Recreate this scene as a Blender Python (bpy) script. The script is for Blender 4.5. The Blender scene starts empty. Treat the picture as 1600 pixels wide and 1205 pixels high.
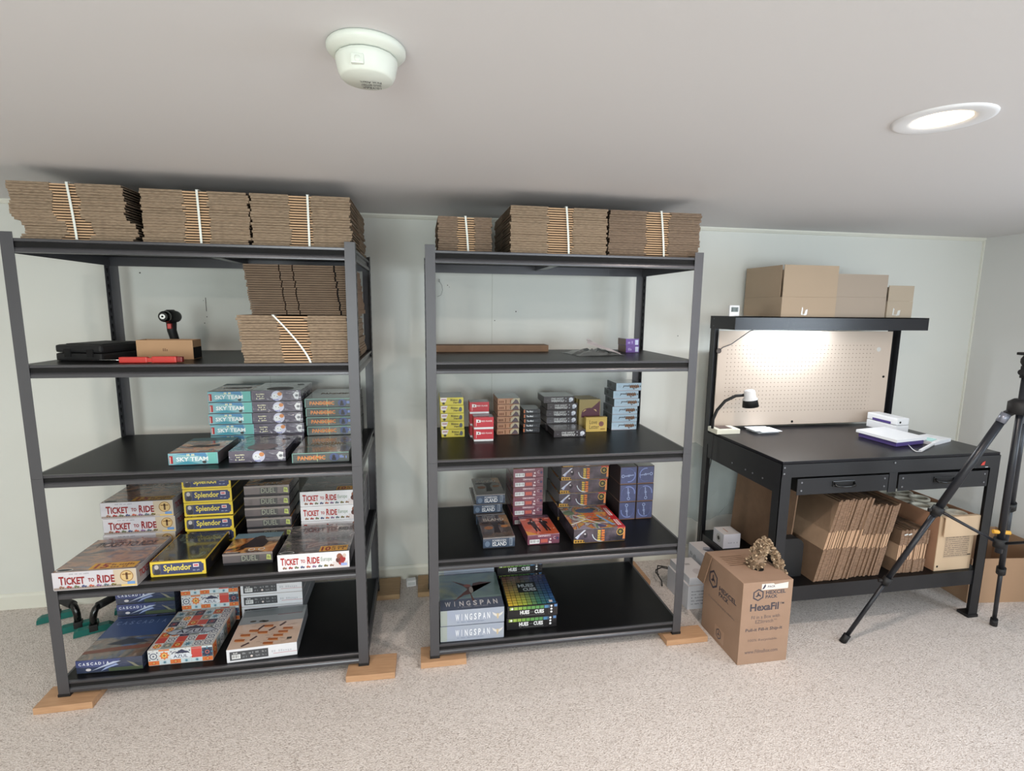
import bpy, bmesh, math, random
from mathutils import Vector, Matrix, Euler
random.seed(7)
PI = math.pi
S = bpy.context.scene
COL = S.collection

# ------------------------------------------------------------------ camera
cam_d = bpy.data.cameras.new('camera')
cam_d.sensor_width = 36.0
cam_d.lens = 820.07 * 36.0 / 1600.0
cam_d.clip_start = 0.02
cam = bpy.data.objects.new('camera', cam_d)
COL.objects.link(cam)
cam.location = (1.4615, -2.2011, 1.5826)
cam.rotation_euler = (1.4227, -0.0107, -0.1733)
S.camera = cam

# ------------------------------------------------------------------ look
S.view_settings.view_transform = 'Standard'
S.view_settings.look = 'None'
S.view_settings.gamma = 1.0
S.view_settings.use_curve_mapping = False
S.view_settings.exposure = -0.12

# ------------------------------------------------------------------ world and daylight
FZ = -0.03          # floor height
CZ = 2.07           # ceiling height
XL, XR, YB, YF = -1.75, 5.17, 0.80, -4.3
W = bpy.data.worlds.new('world'); S.world = W
W.use_nodes = True
bg = W.node_tree.nodes['Background']
bg.inputs[0].default_value = (0.80, 0.90, 1.0, 1)
bg.inputs[1].default_value = 1.0

def area(name, loc, rot, sx, sy, power, color, spread=PI):
    l = bpy.data.lights.new(name, 'AREA')
    l.shape = 'RECTANGLE'; l.size = sx; l.size_y = sy
    l.energy = power; l.color = color; l.spread = spread
    o = bpy.data.objects.new(name, l); COL.objects.link(o)
    o.location = loc; o.rotation_euler = rot
    return o
# daylight entering through the two windows of the wall behind the camera and the one on the left
WIN = [(-0.10, 1.20), (2.75, 4.05)]
WZ0, WZ1 = 0.75, 1.85
area('daylight_left_window', ((WIN[0][0]+WIN[0][1])/2, YF+0.03, (WZ0+WZ1)/2), (PI/2, 0, 0), 1.2, 1.05, 64, (0.90, 1.0, 0.98))
area('daylight_right_window', ((WIN[1][0]+WIN[1][1])/2, YF+0.03, (WZ0+WZ1)/2), (PI/2, 0, 0), 1.2, 1.05, 42, (0.84, 0.94, 1.0))
SWY = (-2.55, -1.15)
area('daylight_side_window', (XR-0.03, (SWY[0]+SWY[1])/2, (WZ0+WZ1)/2+0.02), (0, PI/2, 0), 1.05, 1.3, 34, (0.76, 0.88, 1.0))

# ------------------------------------------------------------------ materials
def lin(c):
    return tuple(((v/255.0)/12.92 if v/255.0 <= 0.04045 else ((v/255.0+0.055)/1.055)**2.4) for v in c)
MATS = {}
def M(name, rgb=None, rough=0.6, metal=0.0, coat=0.0, emit=None, es=1.0, bump=None, noise=None, alpha=1.0, trans=0.0, spec=0.5, wrap=0.0):
    """rgb in sRGB 0-255. bump=(scale,strength,dist). noise=(scale, rgb2, contrast, stretch)"""
    if name in MATS: return MATS[name]
    m = bpy.data.materials.new(name); m.use_nodes = True
    nt = m.node_tree; N = nt.nodes; L = nt.links
    b = N['Principled BSDF']
    c = lin(rgb)
    b.inputs['Base Color'].default_value = (*c, 1)
    b.inputs['Roughness'].default_value = rough
    b.inputs['Metallic'].default_value = metal
    b.inputs['Specular IOR Level'].default_value = spec
    b.inputs['Coat Weight'].default_value = coat
    b.inputs['Coat Roughness'].default_value = 0.08
    b.inputs['Transmission Weight'].default_value = trans
    b.inputs['Alpha'].default_value = alpha
    if emit:
        b.inputs['Emission Color'].default_value = (*lin(emit), 1)
        b.inputs['Emission Strength'].default_value = es
    tc = N.new('ShaderNodeTexCoord')
    if noise:
        sc, rgb2, con, st = noise
        mp = N.new('ShaderNodeMapping'); mp.inputs['Scale'].default_value = st
        L.new(tc.outputs['Object'], mp.inputs['Vector'])
        n = N.new('ShaderNodeTexNoise'); n.inputs['Scale'].default_value = sc; n.inputs['Detail'].default_value = 4
        L.new(mp.outputs[0], n.inputs['Vector'])
        r = N.new('ShaderNodeValToRGB')
        r.color_ramp.elements[0].position = 0.5-con; r.color_ramp.elements[0].color = (*c, 1)
        r.color_ramp.elements[1].position = 0.5+con; r.color_ramp.elements[1].color = (*lin(rgb2), 1)
        L.new(n.outputs['Fac'], r.inputs[0]); L.new(r.outputs[0], b.inputs['Base Color'])
    if bump:
        sc, stg, dist = bump
        n = N.new('ShaderNodeTexNoise'); n.inputs['Scale'].default_value = sc; n.inputs['Detail'].default_value = 3
        L.new(tc.outputs['Object'], n.inputs['Vector'])
        bp = N.new('ShaderNodeBump'); bp.inputs['Strength'].default_value = stg; bp.inputs['Distance'].default_value = dist
        L.new(n.outputs['Fac'], bp.inputs['Height']); L.new(bp.outputs[0], b.inputs['Normal'])
    if wrap:                                   # crinkled clear film: a coat whose own normal is rumpled
        mp = N.new('ShaderNodeMapping'); mp.inputs['Scale'].default_value = (1, 1, 3.0); mp.inputs['Rotation'].default_value = (0.3, 0.5, 0.4)
        L.new(tc.outputs['Object'], mp.inputs['Vector'])
        n = N.new('ShaderNodeTexNoise'); n.inputs['Scale'].default_value = 16; n.inputs['Detail'].default_value = 1.5; n.inputs['Distortion'].default_value = 1.2
        L.new(mp.outputs[0], n.inputs['Vector'])
        bp = N.new('ShaderNodeBump'); bp.inputs['Strength'].default_value = wrap; bp.inputs['Distance'].default_value = 0.012
        L.new(n.outputs['Fac'], bp.inputs['Height']); L.new(bp.outputs[0], b.inputs['Coat Normal'])
        b.inputs['Coat Weight'].default_value = 1.0; b.inputs['Coat Roughness'].default_value = 0.05
    MATS[name] = m
    return m

def art(name, cols, scale=9.0, rough=0.35, wrap=0.0, detail=5, distort=0.8, coat=0.0, st=(1,1,1)):
    """printed painting: several inks mingled by a noise"""
    if name in MATS: return MATS[name]
    m = M(name, cols[0], rough=rough, wrap=wrap, coat=coat)
    nt = m.node_tree; N = nt.nodes; L = nt.links
    b = N['Principled BSDF']; tc = N.new('ShaderNodeTexCoord')
    mp = N.new('ShaderNodeMapping'); mp.inputs['Scale'].default_value = st
    mp.inputs['Location'].default_value = (len(name)*1.7, len(name)*0.9, 3.1)
    L.new(tc.outputs['Object'], mp.inputs['Vector'])
    n = N.new('ShaderNodeTexNoise'); n.inputs['Scale'].default_value = scale; n.inputs['Detail'].default_value = detail
    n.inputs['Distortion'].default_value = distort
    L.new(mp.outputs[0], n.inputs['Vector'])
    r = N.new('ShaderNodeValToRGB'); e = r.color_ramp.elements
    k = len(cols)
    lo, hi = 0.34, 0.66
    e[0].position = lo; e[0].color = (*lin(cols[0]), 1)
    e[1].position = hi; e[1].color = (*lin(cols[-1]), 1)
    for i in range(1, k-1):
        q = e.new(lo+(hi-lo)*i/(k-1)); q.color = (*lin(cols[i]), 1)
    L.new(n.outputs['Fac'], r.inputs[0]); L.new(r.outputs[0], b.inputs['Base Color'])
    return m

def C(rgb, rough=0.4):                        # plain printing ink
    return M('ink_%d_%d_%d' % tuple(rgb), rgb, rough=rough)

# main surfaces
m_wall = M('wall_paint', (221, 223, 218), rough=0.85, bump=(90, 0.08, 0.002))
m_wallR = M('wall_paint_right', (214, 214, 212), rough=0.85, bump=(90, 0.08, 0.002))
m_ceil = M('ceiling_paint', (213, 211, 211), rough=0.8, bump=(120, 0.05, 0.002))
m_trim = M('trim_paint', (228, 228, 218), rough=0.45)
m_post = M('hammered_grey_steel', (82, 82, 86), rough=0.42, metal=0.35, bump=(420, 0.35, 0.001))
m_beam = M('hammered_beam_steel', (80, 80, 84), rough=0.30, metal=0.5, bump=(420, 0.3, 0.001))
m_void = M('slot_black', (12, 12, 13), rough=0.9)
m_deck = M('black_shelf_board', (15, 15, 17), rough=0.38, spec=0.18, bump=(300, 0.05, 0.001))
m_blk = M('black_powder_coat', (26, 27, 31), rough=0.42, bump=(300, 0.06, 0.001))
m_blkg = M('black_satin_steel', (30, 32, 38), rough=0.24, bump=(300, 0.04, 0.001))
m_dtop = M('black_desk_laminate', (24, 24, 29), rough=0.30, spec=0.25)
m_face = M('cardboard_face', (164, 138, 114), rough=0.85, noise=(30, (152, 127, 104), 0.3, (1, 1, 1)))
m_face_d = M('cardboard_face_brown', (140, 112, 90), rough=0.85, noise=(24, (128, 102, 81), 0.3, (1, 1, 1)))
m_flute = M('cardboard_cut_edge', (162, 142, 120), rough=0.95, noise=(60, (112, 95, 78), 0.22, (1, 1, 6)), bump=(400, 0.5, 0.002))
m_flute2 = M('cardboard_cut_edge_dark', (142, 122, 104), rough=0.95, noise=(60, (98, 82, 69), 0.22, (1, 1, 6)), bump=(400, 0.5, 0.002))
m_fold = M('cardboard_fold_edge', (196, 162, 128), rough=0.85)
m_strap = M('white_plastic_strap', (226, 230, 224), rough=0.35)
m_wood = M('pine_offcut', (196, 156, 120), rough=0.6, noise=(14, (178, 138, 104), 0.25, (1, 8, 8)))
m_wood2 = M('pine_offcut_dull', (176, 148, 112), rough=0.7, noise=(14, (158, 128, 96), 0.25, (1, 8, 8)))
m_white = M('white_plastic', (232, 233, 236), rough=0.35)
m_cream = M('cream_plastic', (232, 230, 214), rough=0.45)
m_rub = M('black_rubber', (20, 20, 22), rough=0.6)
m_gloss = M('black_gloss_tube', (14, 15, 16), rough=0.16)
m_teal = M('teal_rubber', (16, 104, 96), rough=0.5)
m_purple = M('purple_plastic', (84, 70, 132), rough=0.35)
m_chrome = M('chrome', (200, 200, 200), rough=0.2, metal=1.0)
m_screw = M('zinc_screw', (150, 152, 158), rough=0.35, metal=0.9)
m_paper = M('white_paper', (238, 240, 244), rough=0.7)

def carpet_mat():
    m = M('speckled_carpet', (205, 192, 182), rough=0.95)
    nt = m.node_tree; N = nt.nodes; L = nt.links; b = N['Principled BSDF']
    tc = N.new('ShaderNodeTexCoord')
    n = N.new('ShaderNodeTexNoise'); n.inputs['Scale'].default_value = 150; n.inputs['Detail'].default_value = 5; n.inputs['Roughness'].default_value = 0.72
    v = N.new('ShaderNodeTexVoronoi'); v.inputs['Scale'].default_value = 190
    n2 = N.new('ShaderNodeTexNoise'); n2.inputs['Scale'].default_value = 6; n2.inputs['Detail'].default_value = 3
    for q in (n, v, n2): L.new(tc.outputs['Object'], q.inputs['Vector'])
    r = N.new('ShaderNodeValToRGB'); e = r.color_ramp.elements
    e[0].position = 0.36; e[0].color = (*lin((160, 148, 140)), 1)
    e[1].position = 0.60; e[1].color = (*lin((232, 224, 219)), 1)
    q = e.new(0.44); q.color = (*lin((212, 202, 196)), 1)
    L.new(n.outputs['Fac'], r.inputs[0])
    mx = N.new('ShaderNodeMix'); mx.data_type = 'RGBA'; mx.blend_type = 'MULTIPLY'; mx.inputs[0].default_value = 0.25
    r2 = N.new('ShaderNodeValToRGB'); r2.color_ramp.elements[0].position = 0.3; r2.color_ramp.elements[0].color = (0.86, 0.85, 0.84, 1); r2.color_ramp.elements[1].position = 0.65
    L.new(n2.outputs['Fac'], r2.inputs[0])
    L.new(r.outputs[0], mx.inputs[6]); L.new(r2.outputs[0], mx.inputs[7])
    L.new(mx.outputs[2], b.inputs['Base Color'])
    ad = N.new('ShaderNodeMath'); ad.operation = 'ADD'; L.new(n.outputs['Fac'], ad.inputs[0]); L.new(v.outputs['Distance'], ad.inputs[1])
    bp = N.new('ShaderNodeBump'); bp.inputs['Strength'].default_value = 0.6; bp.inputs['Distance'].default_value = 0.005
    L.new(ad.outputs[0], bp.inputs['Height']); L.new(bp.outputs[0], b.inputs['Normal'])
    return m
m_carpet = carpet_mat()

# ------------------------------------------------------------------ mesh builder
class MB:
    def __init__(s):
        s.bm = bmesh.new(); s.mats = []
    def mi(s, m):
        if m not in s.mats: s.mats.append(m)
        return s.mats.index(m)
    def face(s, pts, m, smooth=False):
        vs = [s.bm.verts.new(p) for p in pts]
        try: f = s.bm.faces.new(vs)
        except ValueError: return None
        f.material_index = s.mi(m); f.smooth = smooth
        return f
    def box(s, x0, x1, y0, y1, z0, z1, m, bevel=0.0, T=None, fm=None):
        P = [(x0,y0,z0),(x1,y0,z0),(x1,y1,z0),(x0,y1,z0),(x0,y0,z1),(x1,y0,z1),(x1,y1,z1),(x0,y1,z1)]
        if T is not None: P = [T @ Vector(p) for p in P]
        vs = [s.bm.verts.new(p) for p in P]
        F = [('b',(0,3,2,1)),('t',(4,5,6,7)),('f',(0,1,5,4)),('k',(2,3,7,6)),('l',(3,0,4,7)),('r',(1,2,6,5))]
        fs = []
        for n, ix in F:
            f = s.bm.faces.new([vs[i] for i in ix]); f.material_index = s.mi(fm.get(n, m) if fm else m); fs.append(f)
        if bevel > 0:
            es = list({e for f in fs for e in f.edges})
            bmesh.ops.bevel(s.bm, geom=es, offset=bevel, segments=2, affect='EDGES', profile=0.6, clamp_overlap=True)
        return s
    def ring(s, c, ax, r, seg, up=None):
        ax = Vector(ax).normalized()
        u = ax.orthogonal().normalized() if up is None else (Vector(up) - Vector(up).dot(ax)*ax).normalized()
        v = ax.cross(u)
        return [s.bm.verts.new(Vector(c) + r*(math.cos(2*PI*i/seg)*u + math.sin(2*PI*i/seg)*v)) for i in range(seg)]
    def skin(s, rings, m, cap=True, smooth=True, close=False):
        k = s.mi(m)
        for a, b in zip(rings, rings[1:]):
            n = len(a)
            for i in range(n):
                f = s.bm.faces.new((a[i], a[(i+1)%n], b[(i+1)%n], b[i])); f.material_index = k; f.smooth = smooth
        if cap:
            f = s.bm.faces.new(list(reversed(rings[0]))); f.material_index = k
            f = s.bm.faces.new(rings[-1]); f.material_index = k
    def cyl(s, p0, p1, r0, m, r1=None, seg=16, smooth=True):
        p0 = Vector(p0); p1 = Vector(p1); r1 = r0 if r1 is None else r1
        ax = p1-p0; up = ax.orthogonal()
        s.skin([s.ring(p0, ax, r0, seg, up), s.ring(p1, ax, r1, seg, up)], m, smooth=smooth); return s
    def tube(s, pts, r, m, seg=8, cap=True):
        pts = [Vector(p) for p in pts]; rings = []
        up = (pts[1]-pts[0]).orthogonal()
        for i, p in enumerate(pts):
            a = pts[min(i+1, len(pts)-1)] - pts[max(i-1, 0)]
            up = (up - up.dot(a.normalized())*a.normalized())
            up = up.normalized() if up.length > 1e-6 else a.orthogonal().normalized()
            rr = r[i] if isinstance(r, (list, tuple)) else r
            rings.append(s.ring(p, a, rr, seg, up))
        s.skin(rings, m, cap=cap); return s
    def lathe(s, prof, m, seg=40, T=None, mats=None):
        T = T or Matrix.Identity(4); rings = []
        for r, z in prof:
            rings.append([s.bm.verts.new(T @ Vector((max(r, 1e-5)*math.cos(2*PI*i/seg), max(r, 1e-5)*math.sin(2*PI*i/seg), z))) for i in range(seg)])
        for j, (a, b) in enumerate(zip(rings, rings[1:])):
            k = s.mi(mats[j] if mats else m)
            for i in range(seg):
                f = s.bm.faces.new((a[i], a[(i+1)%seg], b[(i+1)%seg], b[i])); f.material_index = k; f.smooth = True
        return s
    def prism(s, poly, lo, hi, m, axis='x', T=None):
        """closed polygon poly (2D) extruded along axis between lo and hi"""
        def P(t, a, b):
            p = {'x': (t, a, b), 'y': (a, t, b), 'z': (a, b, t)}[axis]
            return T @ Vector(p) if T is not None else Vector(p)
        A = [s.bm.verts.new(P(lo, *q)) for q in poly]; B = [s.bm.verts.new(P(hi, *q)) for q in poly]
        k = s.mi(m); n = len(poly)
        for i in range(n):
            f = s.bm.faces.new((A[i], A[(i+1)%n], B[(i+1)%n], B[i])); f.material_index = k
        f = s.bm.faces.new(list(reversed(A))); f.material_index = k
        f = s.bm.faces.new(B); f.material_index = k
        return s
    def build(s, name, parent=None, loc=None, rotz=0.0, keepn=False):
        if not keepn: bmesh.ops.recalc_face_normals(s.bm, faces=s.bm.faces)
        me = bpy.data.meshes.new(name); s.bm.to_mesh(me); s.bm.free()
        for m in s.mats: me.materials.append(m)
        o = bpy.data.objects.new(name, me); COL.objects.link(o)
        if parent is not None: o.parent = parent
        if loc is not None: o.location = loc
        if rotz: o.rotation_euler = (0, 0, rotz)
        return o

def tag(o, label=None, cat=None, group=None, kind=None):
    if label: o['label'] = label
    if cat: o['category'] = cat
    if group: o['group'] = group
    if kind: o['kind'] = kind
    return o
def thing(name, label, cat, loc=(0, 0, 0), rotz=0.0, group=None):
    o = bpy.data.objects.new(name, None); COL.objects.link(o)
    o.empty_display_size = 0.05
    o.location = loc; o.rotation_euler = (0, 0, rotz)
    return tag(o, label, cat, group)
def copy_tree(o, parent=None):
    c = o.copy(); COL.objects.link(c)
    if parent is not None: c.parent = parent
    for ch in list(o.children): copy_tree(ch, c)
    return c

# ------------------------------------------------------------------ lettering
_tx = {}
def text_geo(s, bold=0.0):
    key = (s, bold)
    if key in _tx: return _tx[key]
    cu = bpy.data.curves.new('lettering', 'FONT'); cu.body = s; cu.size = 1.0; cu.resolution_u = 2; cu.offset = bold
    ob = bpy.data.objects.new('lettering', cu); COL.objects.link(ob)
    dg = bpy.context.evaluated_depsgraph_get()
    me = bpy.data.meshes.new_from_object(ob.evaluated_get(dg))
    vs = [(v.co.x, v.co.y) for v in me.vertices]; fs = [tuple(p.vertices) for p in me.polygons]
    bpy.data.objects.remove(ob); bpy.data.curves.remove(cu); bpy.data.meshes.remove(me)
    x0 = min(v[0] for v in vs); x1 = max(v[0] for v in vs); y0 = min(v[1] for v in vs); y1 = max(v[1] for v in vs)
    vs = [((x-x0)/(x1-x0), (y-y0)/(y1-y0)) for x, y in vs]
    _tx[key] = (vs, fs, (x1-x0)/(y1-y0)); return _tx[key]

class Printer:
    """prints flat shapes on the faces of a w x d x h box (x centred, y from 0 (front) to d, z from 0 to h)"""
    def __init__(s, mb, w, d, h, eps=0.00016, T=None):
        s.mb, s.w, s.d, s.h, s.eps, s.T = mb, w, d, h, eps, T
    def P(s, f, u, v, l):
        e = s.eps*(l+1)
        p = {'F': (u - s.w/2, -e, v), 'T': (u - s.w/2, v, s.h+e), 'R': (s.w/2+e, u, v), 'L': (-s.w/2-e, s.d-u, v)}[f]
        return s.T @ Vector(p) if s.T is not None else Vector(p)
    def poly(s, f, pts, m, l=0):
        s.mb.face([s.P(f, u, v, l) for u, v in pts], m)
    def rect(s, f, u0, v0, u1, v1, m, l=0, rot=0.0):
        pts = [(u0, v0), (u1, v0), (u1, v1), (u0, v1)]
        if rot:
            cu, cv = (u0+u1)/2, (v0+v1)/2; c, q = math.cos(rot), math.sin(rot)
            pts = [(cu+(a-cu)*c-(b-cv)*q, cv+(a-cu)*q+(b-cv)*c) for a, b in pts]
        s.poly(f, pts, m, l)
    def ell(s, f, cu, cv, ru, rv, m, l=0, n=20, a0=0.0):
        s.poly(f, [(cu+ru*math.cos(a0+2*PI*i/n), cv+rv*math.sin(a0+2*PI*i/n)) for i in range(n)], m, l)
    def ring(s, f, cu, cv, r, t, m, l=0, n=24, a0=0.0, a1=2*PI, rv=None):
        rv = rv or r
        for i in range(n):
            a = a0+(a1-a0)*i/n; b = a0+(a1-a0)*(i+1)/n
            s.poly(f, [(cu+r*math.cos(a), cv+rv*math.sin(a)), (cu+r*math.cos(b), cv+rv*math.sin(b)), (cu+(r-t)*math.cos(b), cv+(rv-t)*math.sin(b)), (cu+(r-t)*math.cos(a), cv+(rv-t)*math.sin(a))], m, l)
    def star(s, f, cu, cv, r, r2, n, m, l=0, a0=0.0):
        s.poly(f, [(cu+(r if i % 2 == 0 else r2)*math.cos(a0+PI*i/n), cv+(r if i % 2 == 0 else r2)*math.sin(a0+PI*i/n)) for i in range(2*n)], m, l)
    def text(s, f, t, u0, v0, u1, v1, m, l=1, bold=0.0, flip=False, rot90=False, mb=None):
        vs, fs, asp = text_geo(t, bold)
        mb = mb or s.mb; k = mb.mi(m); out = []
        for x, y in vs:
            if rot90: x, y = 1-y, x
            if rot90 == 2: x, y = 1-x, 1-y
            if flip: x, y = 1-x, 1-y
            out.append(mb.bm.verts.new(s.P(f, u0+(u1-u0)*x, v0+(v1-v0)*y, l)))
        for q in fs:
            try:
                fc = mb.bm.faces.new([out[i] for i in q]); fc.material_index = k
            except ValueError: pass
    def scribble(s, f, u0, v0, u1, v1, m, n=8, l=1, seed=1, gap=0.3):
        """small unreadable lettering"""
        rg = random.Random(seed); cw = (u1-u0)/n
        for i in range(n):
            a = u0+i*cw; hh = v1-v0
            t = rg.random()
            if t < 0.12: continue
            b0 = v0+hh*(0.0 if t < 0.8 else -0.2); b1 = v1-hh*(0.3 if rg.random() < 0.5 else 0.0)
            s.rect(f, a, b0, a+cw*(1-gap), b1, m, l)
    def bars(s, f, u0, v0, u1, v1, n=16, l=2, seed=3):
        s.rect(f, u0, v0, u1, v1, C((232, 234, 236)), l)
        rg = random.Random(seed); cw = (u1-u0)*0.88/n
        for i in range(n):
            if rg.random() < 0.75: s.rect(f, u0+(u1-u0)*0.06+i*cw, v0+(v1-v0)*0.2, u0+(u1-u0)*0.06+i*cw+cw*rg.uniform(0.3, 0.7), v1-(v1-v0)*0.1, C((40, 40, 44)), l+1)

GAMES = {}
class Box:
    """a board game box: lid with its printed art over a base tray"""
    def __init__(s, key, w, d, h, side, top=None, name='board_game_box', cat='board game', lidgap=0.0025, basec=(60, 60, 60), wrap=0.0, coat=0.25, fm=None):
        s.key = key; s.root = thing(name, key, cat, (0, 0, -5))
        s.w, s.d, s.h = w, d, h
        b = MB(); b.box(-w/2+0.0012, w/2-0.0012, 0.0012, d-0.0012, 0, h*0.6, C(basec)); s.base = b.build('box_base', s.root)
        s.mb = MB()
        s.mb.box(-w/2, w/2, 0, d, lidgap, h, side, bevel=0.0008, fm={'t': top} if top else None)
        s.p = Printer(s.mb, w, d, h)
        s.tmb = s.mb; s.used = False
    def title(s, f, t, u0, v0, u1, v1, m, l=2, bold=0.0, flip=False, rot90=False):
        s.p.text(f, t, u0, v0, u1, v1, m, l, bold, flip, rot90, mb=s.tmb)
    def spaced(s, f, t, u0, v0, u1, v1, m, l=2, bold=0.0, frac=.62):
        n = len(t); cw = (u1-u0)/(n-1+frac)
        for i, ch in enumerate(t):
            k = {'I': .16, 'W': 1.35, 'N': 1.0}.get(ch, .95)*frac; c = u0+cw*(i+frac/2)
            s.p.text(f, ch, c-cw*k/2, v0, c+cw*k/2, v1, m, l, bold, mb=s.mb)
    def done(s):
        s.lid = s.mb.build('box_lid', s.root, keepn=True)
        GAMES[s.key] = s
    def put(s, xl, y, z, rot, label, group):
        r = s.root if not s.used else copy_tree(s.root)
        s.used = True
        c, q = math.cos(rot), math.sin(rot)
        r.location = (xl + c*s.w/2, y + q*s.w/2, z); r.rotation_euler = (0, 0, rot)
        tag(r, label, None, group)
        return r
exec_games = None

# ------------------------------------------------------------------ room shell
def struct(name, mb, parent=None):
    o = mb.build(name, parent)
    if parent is None: o['kind'] = 'structure'
    return o
T = 0.12
b = MB(); b.box(XL-T, XR+T, YF-T, YB+T, FZ-0.1, FZ, m_carpet); struct('floor', b)
b = MB(); b.box(XL-T, XR+T, YF-T, YB+T, CZ, CZ+0.1, m_ceil); struct('ceiling', b)
b = MB(); b.box(XL-T, XR+T, YB, YB+T, FZ, CZ, m_wall)
# faint vertical panel seams of the wallboard
b2 = C((196, 198, 190), 0.8)
for x in (0.66, 1.87): b.box(x, x+0.003, YB-0.0006, YB+0.001, FZ+0.11, CZ-0.03, b2)
# nail holes and scuffs
for (x, z, r) in ((0.368, 1.516, .003), (0.355, 1.483, .003), (2.01, 1.558, .004), (1.887, 1.506, .003), (1.62, 1.70, .003), (1.63, 1.69, .002), (3.02, 1.42, .003), (0.07, 1.735, .004), (2.46, 1.32, .003), (0.357, 1.60, .002)):
    b.cyl((x, YB-0.0012, z), (x, YB+0.001, z), r, C((92, 90, 86)), seg=8)
b.box(0.3665, 0.3695, YB-0.0015, YB+0.001, 1.545, 1.615, C((84, 80, 76)))
struct('wall_back', b)
b = MB(); b.box(XR, XR+T, YF, SWY[0], FZ, CZ, m_wallR); b.box(XR, XR+T, SWY[1], YB, FZ, CZ, m_wallR); b.box(XR, XR+T, SWY[0], SWY[1], FZ, WZ0, m_wallR); b.box(XR, XR+T, SWY[0], SWY[1], WZ1, CZ, m_wallR); struct('wall_right', b)
b = MB(); b.box(XL-T, XL, YF, YB, FZ, CZ, m_wall); struct('wall_left', b)
b = MB()
xs = [XL-T, WIN[0][0], WIN[0][1], WIN[1][0], WIN[1][1], XR+T]
for i in (0, 2, 4): b.box(xs[i], xs[i+1], YF-T, YF, FZ, CZ, m_wall)
for i in (1, 3):
    b.box(xs[i], xs[i+1], YF-T, YF, FZ, WZ0, m_wall); b.box(xs[i], xs[i+1], YF-T, YF, WZ1, CZ, m_wall)
struct('wall_front', b)
for k, (a, c) in enumerate(WIN):
    b = MB(); t = 0.05
    b.box(a, c, YF-0.09, YF-0.02, WZ0, WZ0+t, m_trim); b.box(a, c, YF-0.09, YF-0.02, WZ1-t, WZ1, m_trim)
    b.box(a, a+t, YF-0.09, YF-0.02, WZ0+t, WZ1-t, m_trim); b.box(c-t, c, YF-0.09, YF-0.02, WZ0+t, WZ1-t, m_trim)
    b.box((a+c)/2-0.02, (a+c)/2+0.02, YF-0.09, YF-0.02, WZ0+t, WZ1-t, m_trim)
    w = struct('window_%d' % (k+1), b)
    g = MB(); g.box(a+t, c-t, YF-0.06, YF-0.055, WZ0+t, WZ1-t, M('window_glass', (255, 255, 255), rough=0.0, trans=1.0)); g.build('pane', w)
b = MB(); t = 0.05; (a, c) = SWY
b.box(XR+.02, XR+.09, a, c, WZ0, WZ0+t, m_trim); b.box(XR+.02, XR+.09, a, c, WZ1-t, WZ1, m_trim); b.box(XR+.02, XR+.09, a, a+t, WZ0+t, WZ1-t, m_trim); b.box(XR+.02, XR+.09, c-t, c, WZ0+t, WZ1-t, m_trim); b.box(XR+.02, XR+.09, (a+c)/2-.02, (a+c)/2+.02, WZ0+t, WZ1-t, m_trim)
w = struct('window_3', b)
g = MB(); g.box(XR+.055, XR+.06, a+t, c-t, WZ0+t, WZ1-t, M('window_glass', (255, 255, 255), rough=0.0, trans=1.0)); g.build('pane', w)
b = MB(); b.prism([(YB, FZ), (YB-0.012, FZ), (YB-0.012, FZ+0.07), (YB-0.006, FZ+0.082), (YB, FZ+0.086)], XL, XR, m_trim); struct('baseboard_back', b)
b = MB(); b.prism([(XR, FZ), (XR-0.012, FZ), (XR-0.012, FZ+0.07), (XR-0.006, FZ+0.082), (XR, FZ+0.086)], YF, YB, m_trim, axis='y'); struct('baseboard_right', b)
b = MB(); b.prism([(YB, CZ), (YB-0.016, CZ), (YB-0.016, CZ-0.008), (YB-0.006, CZ-0.02), (YB, CZ-0.022)], XL, XR, m_trim); struct('trim_1', b)
b = MB(); b.box(XR-0.01, XR, YB-0.012, YB, FZ+0.09, CZ-0.02, m_trim); struct('trim_2', b)

# ------------------------------------------------------------------ ceiling things
def downlight(x, y, label, power, group=None):
    t = thing('recessed_ceiling_light', label, 'ceiling light', (x, y, CZ), group=group)
    b = MB()
    b.lathe([(0.055, 0.012), (0.062, -0.001), (0.075, -0.0045), (0.100, -0.0055), (0.108, -0.004), (0.1095, 0.0)], m_white, seg=56)
    b.build('trim_ring', t)
    b = MB(); em = M('lamp_diffuser', (255, 240, 215), rough=0.5, emit=(255, 226, 182), es=9.0)
    b.lathe([(0.0, -0.0035), (0.04, -0.003), (0.0625, -0.0005)], em, seg=48); b.build('diffuser', t)
    l = bpy.data.lights.new('downlight_bulb', 'AREA'); l.shape = 'DISK'; l.size = 0.11; l.energy = power; l.color = (1.0, 0.86, 0.76)
    o = bpy.data.objects.new('downlight_bulb', l); COL.objects.link(o); o.parent = t; o.location = (0, 0, -0.012)
    return t
downlight(2.785, -0.985, 'lit recessed downlight in a white trim ring, the one above the work desk', 17)
downlight(0.43, -1.65, 'lit recessed ceiling downlight on the left, ahead of the left rack', 19)
downlight(2.8, -3.0, 'lit recessed ceiling downlight behind the viewer on the right', 12)
downlight(0.5, -3.2, 'lit recessed ceiling downlight behind the viewer on the left', 12)

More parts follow.
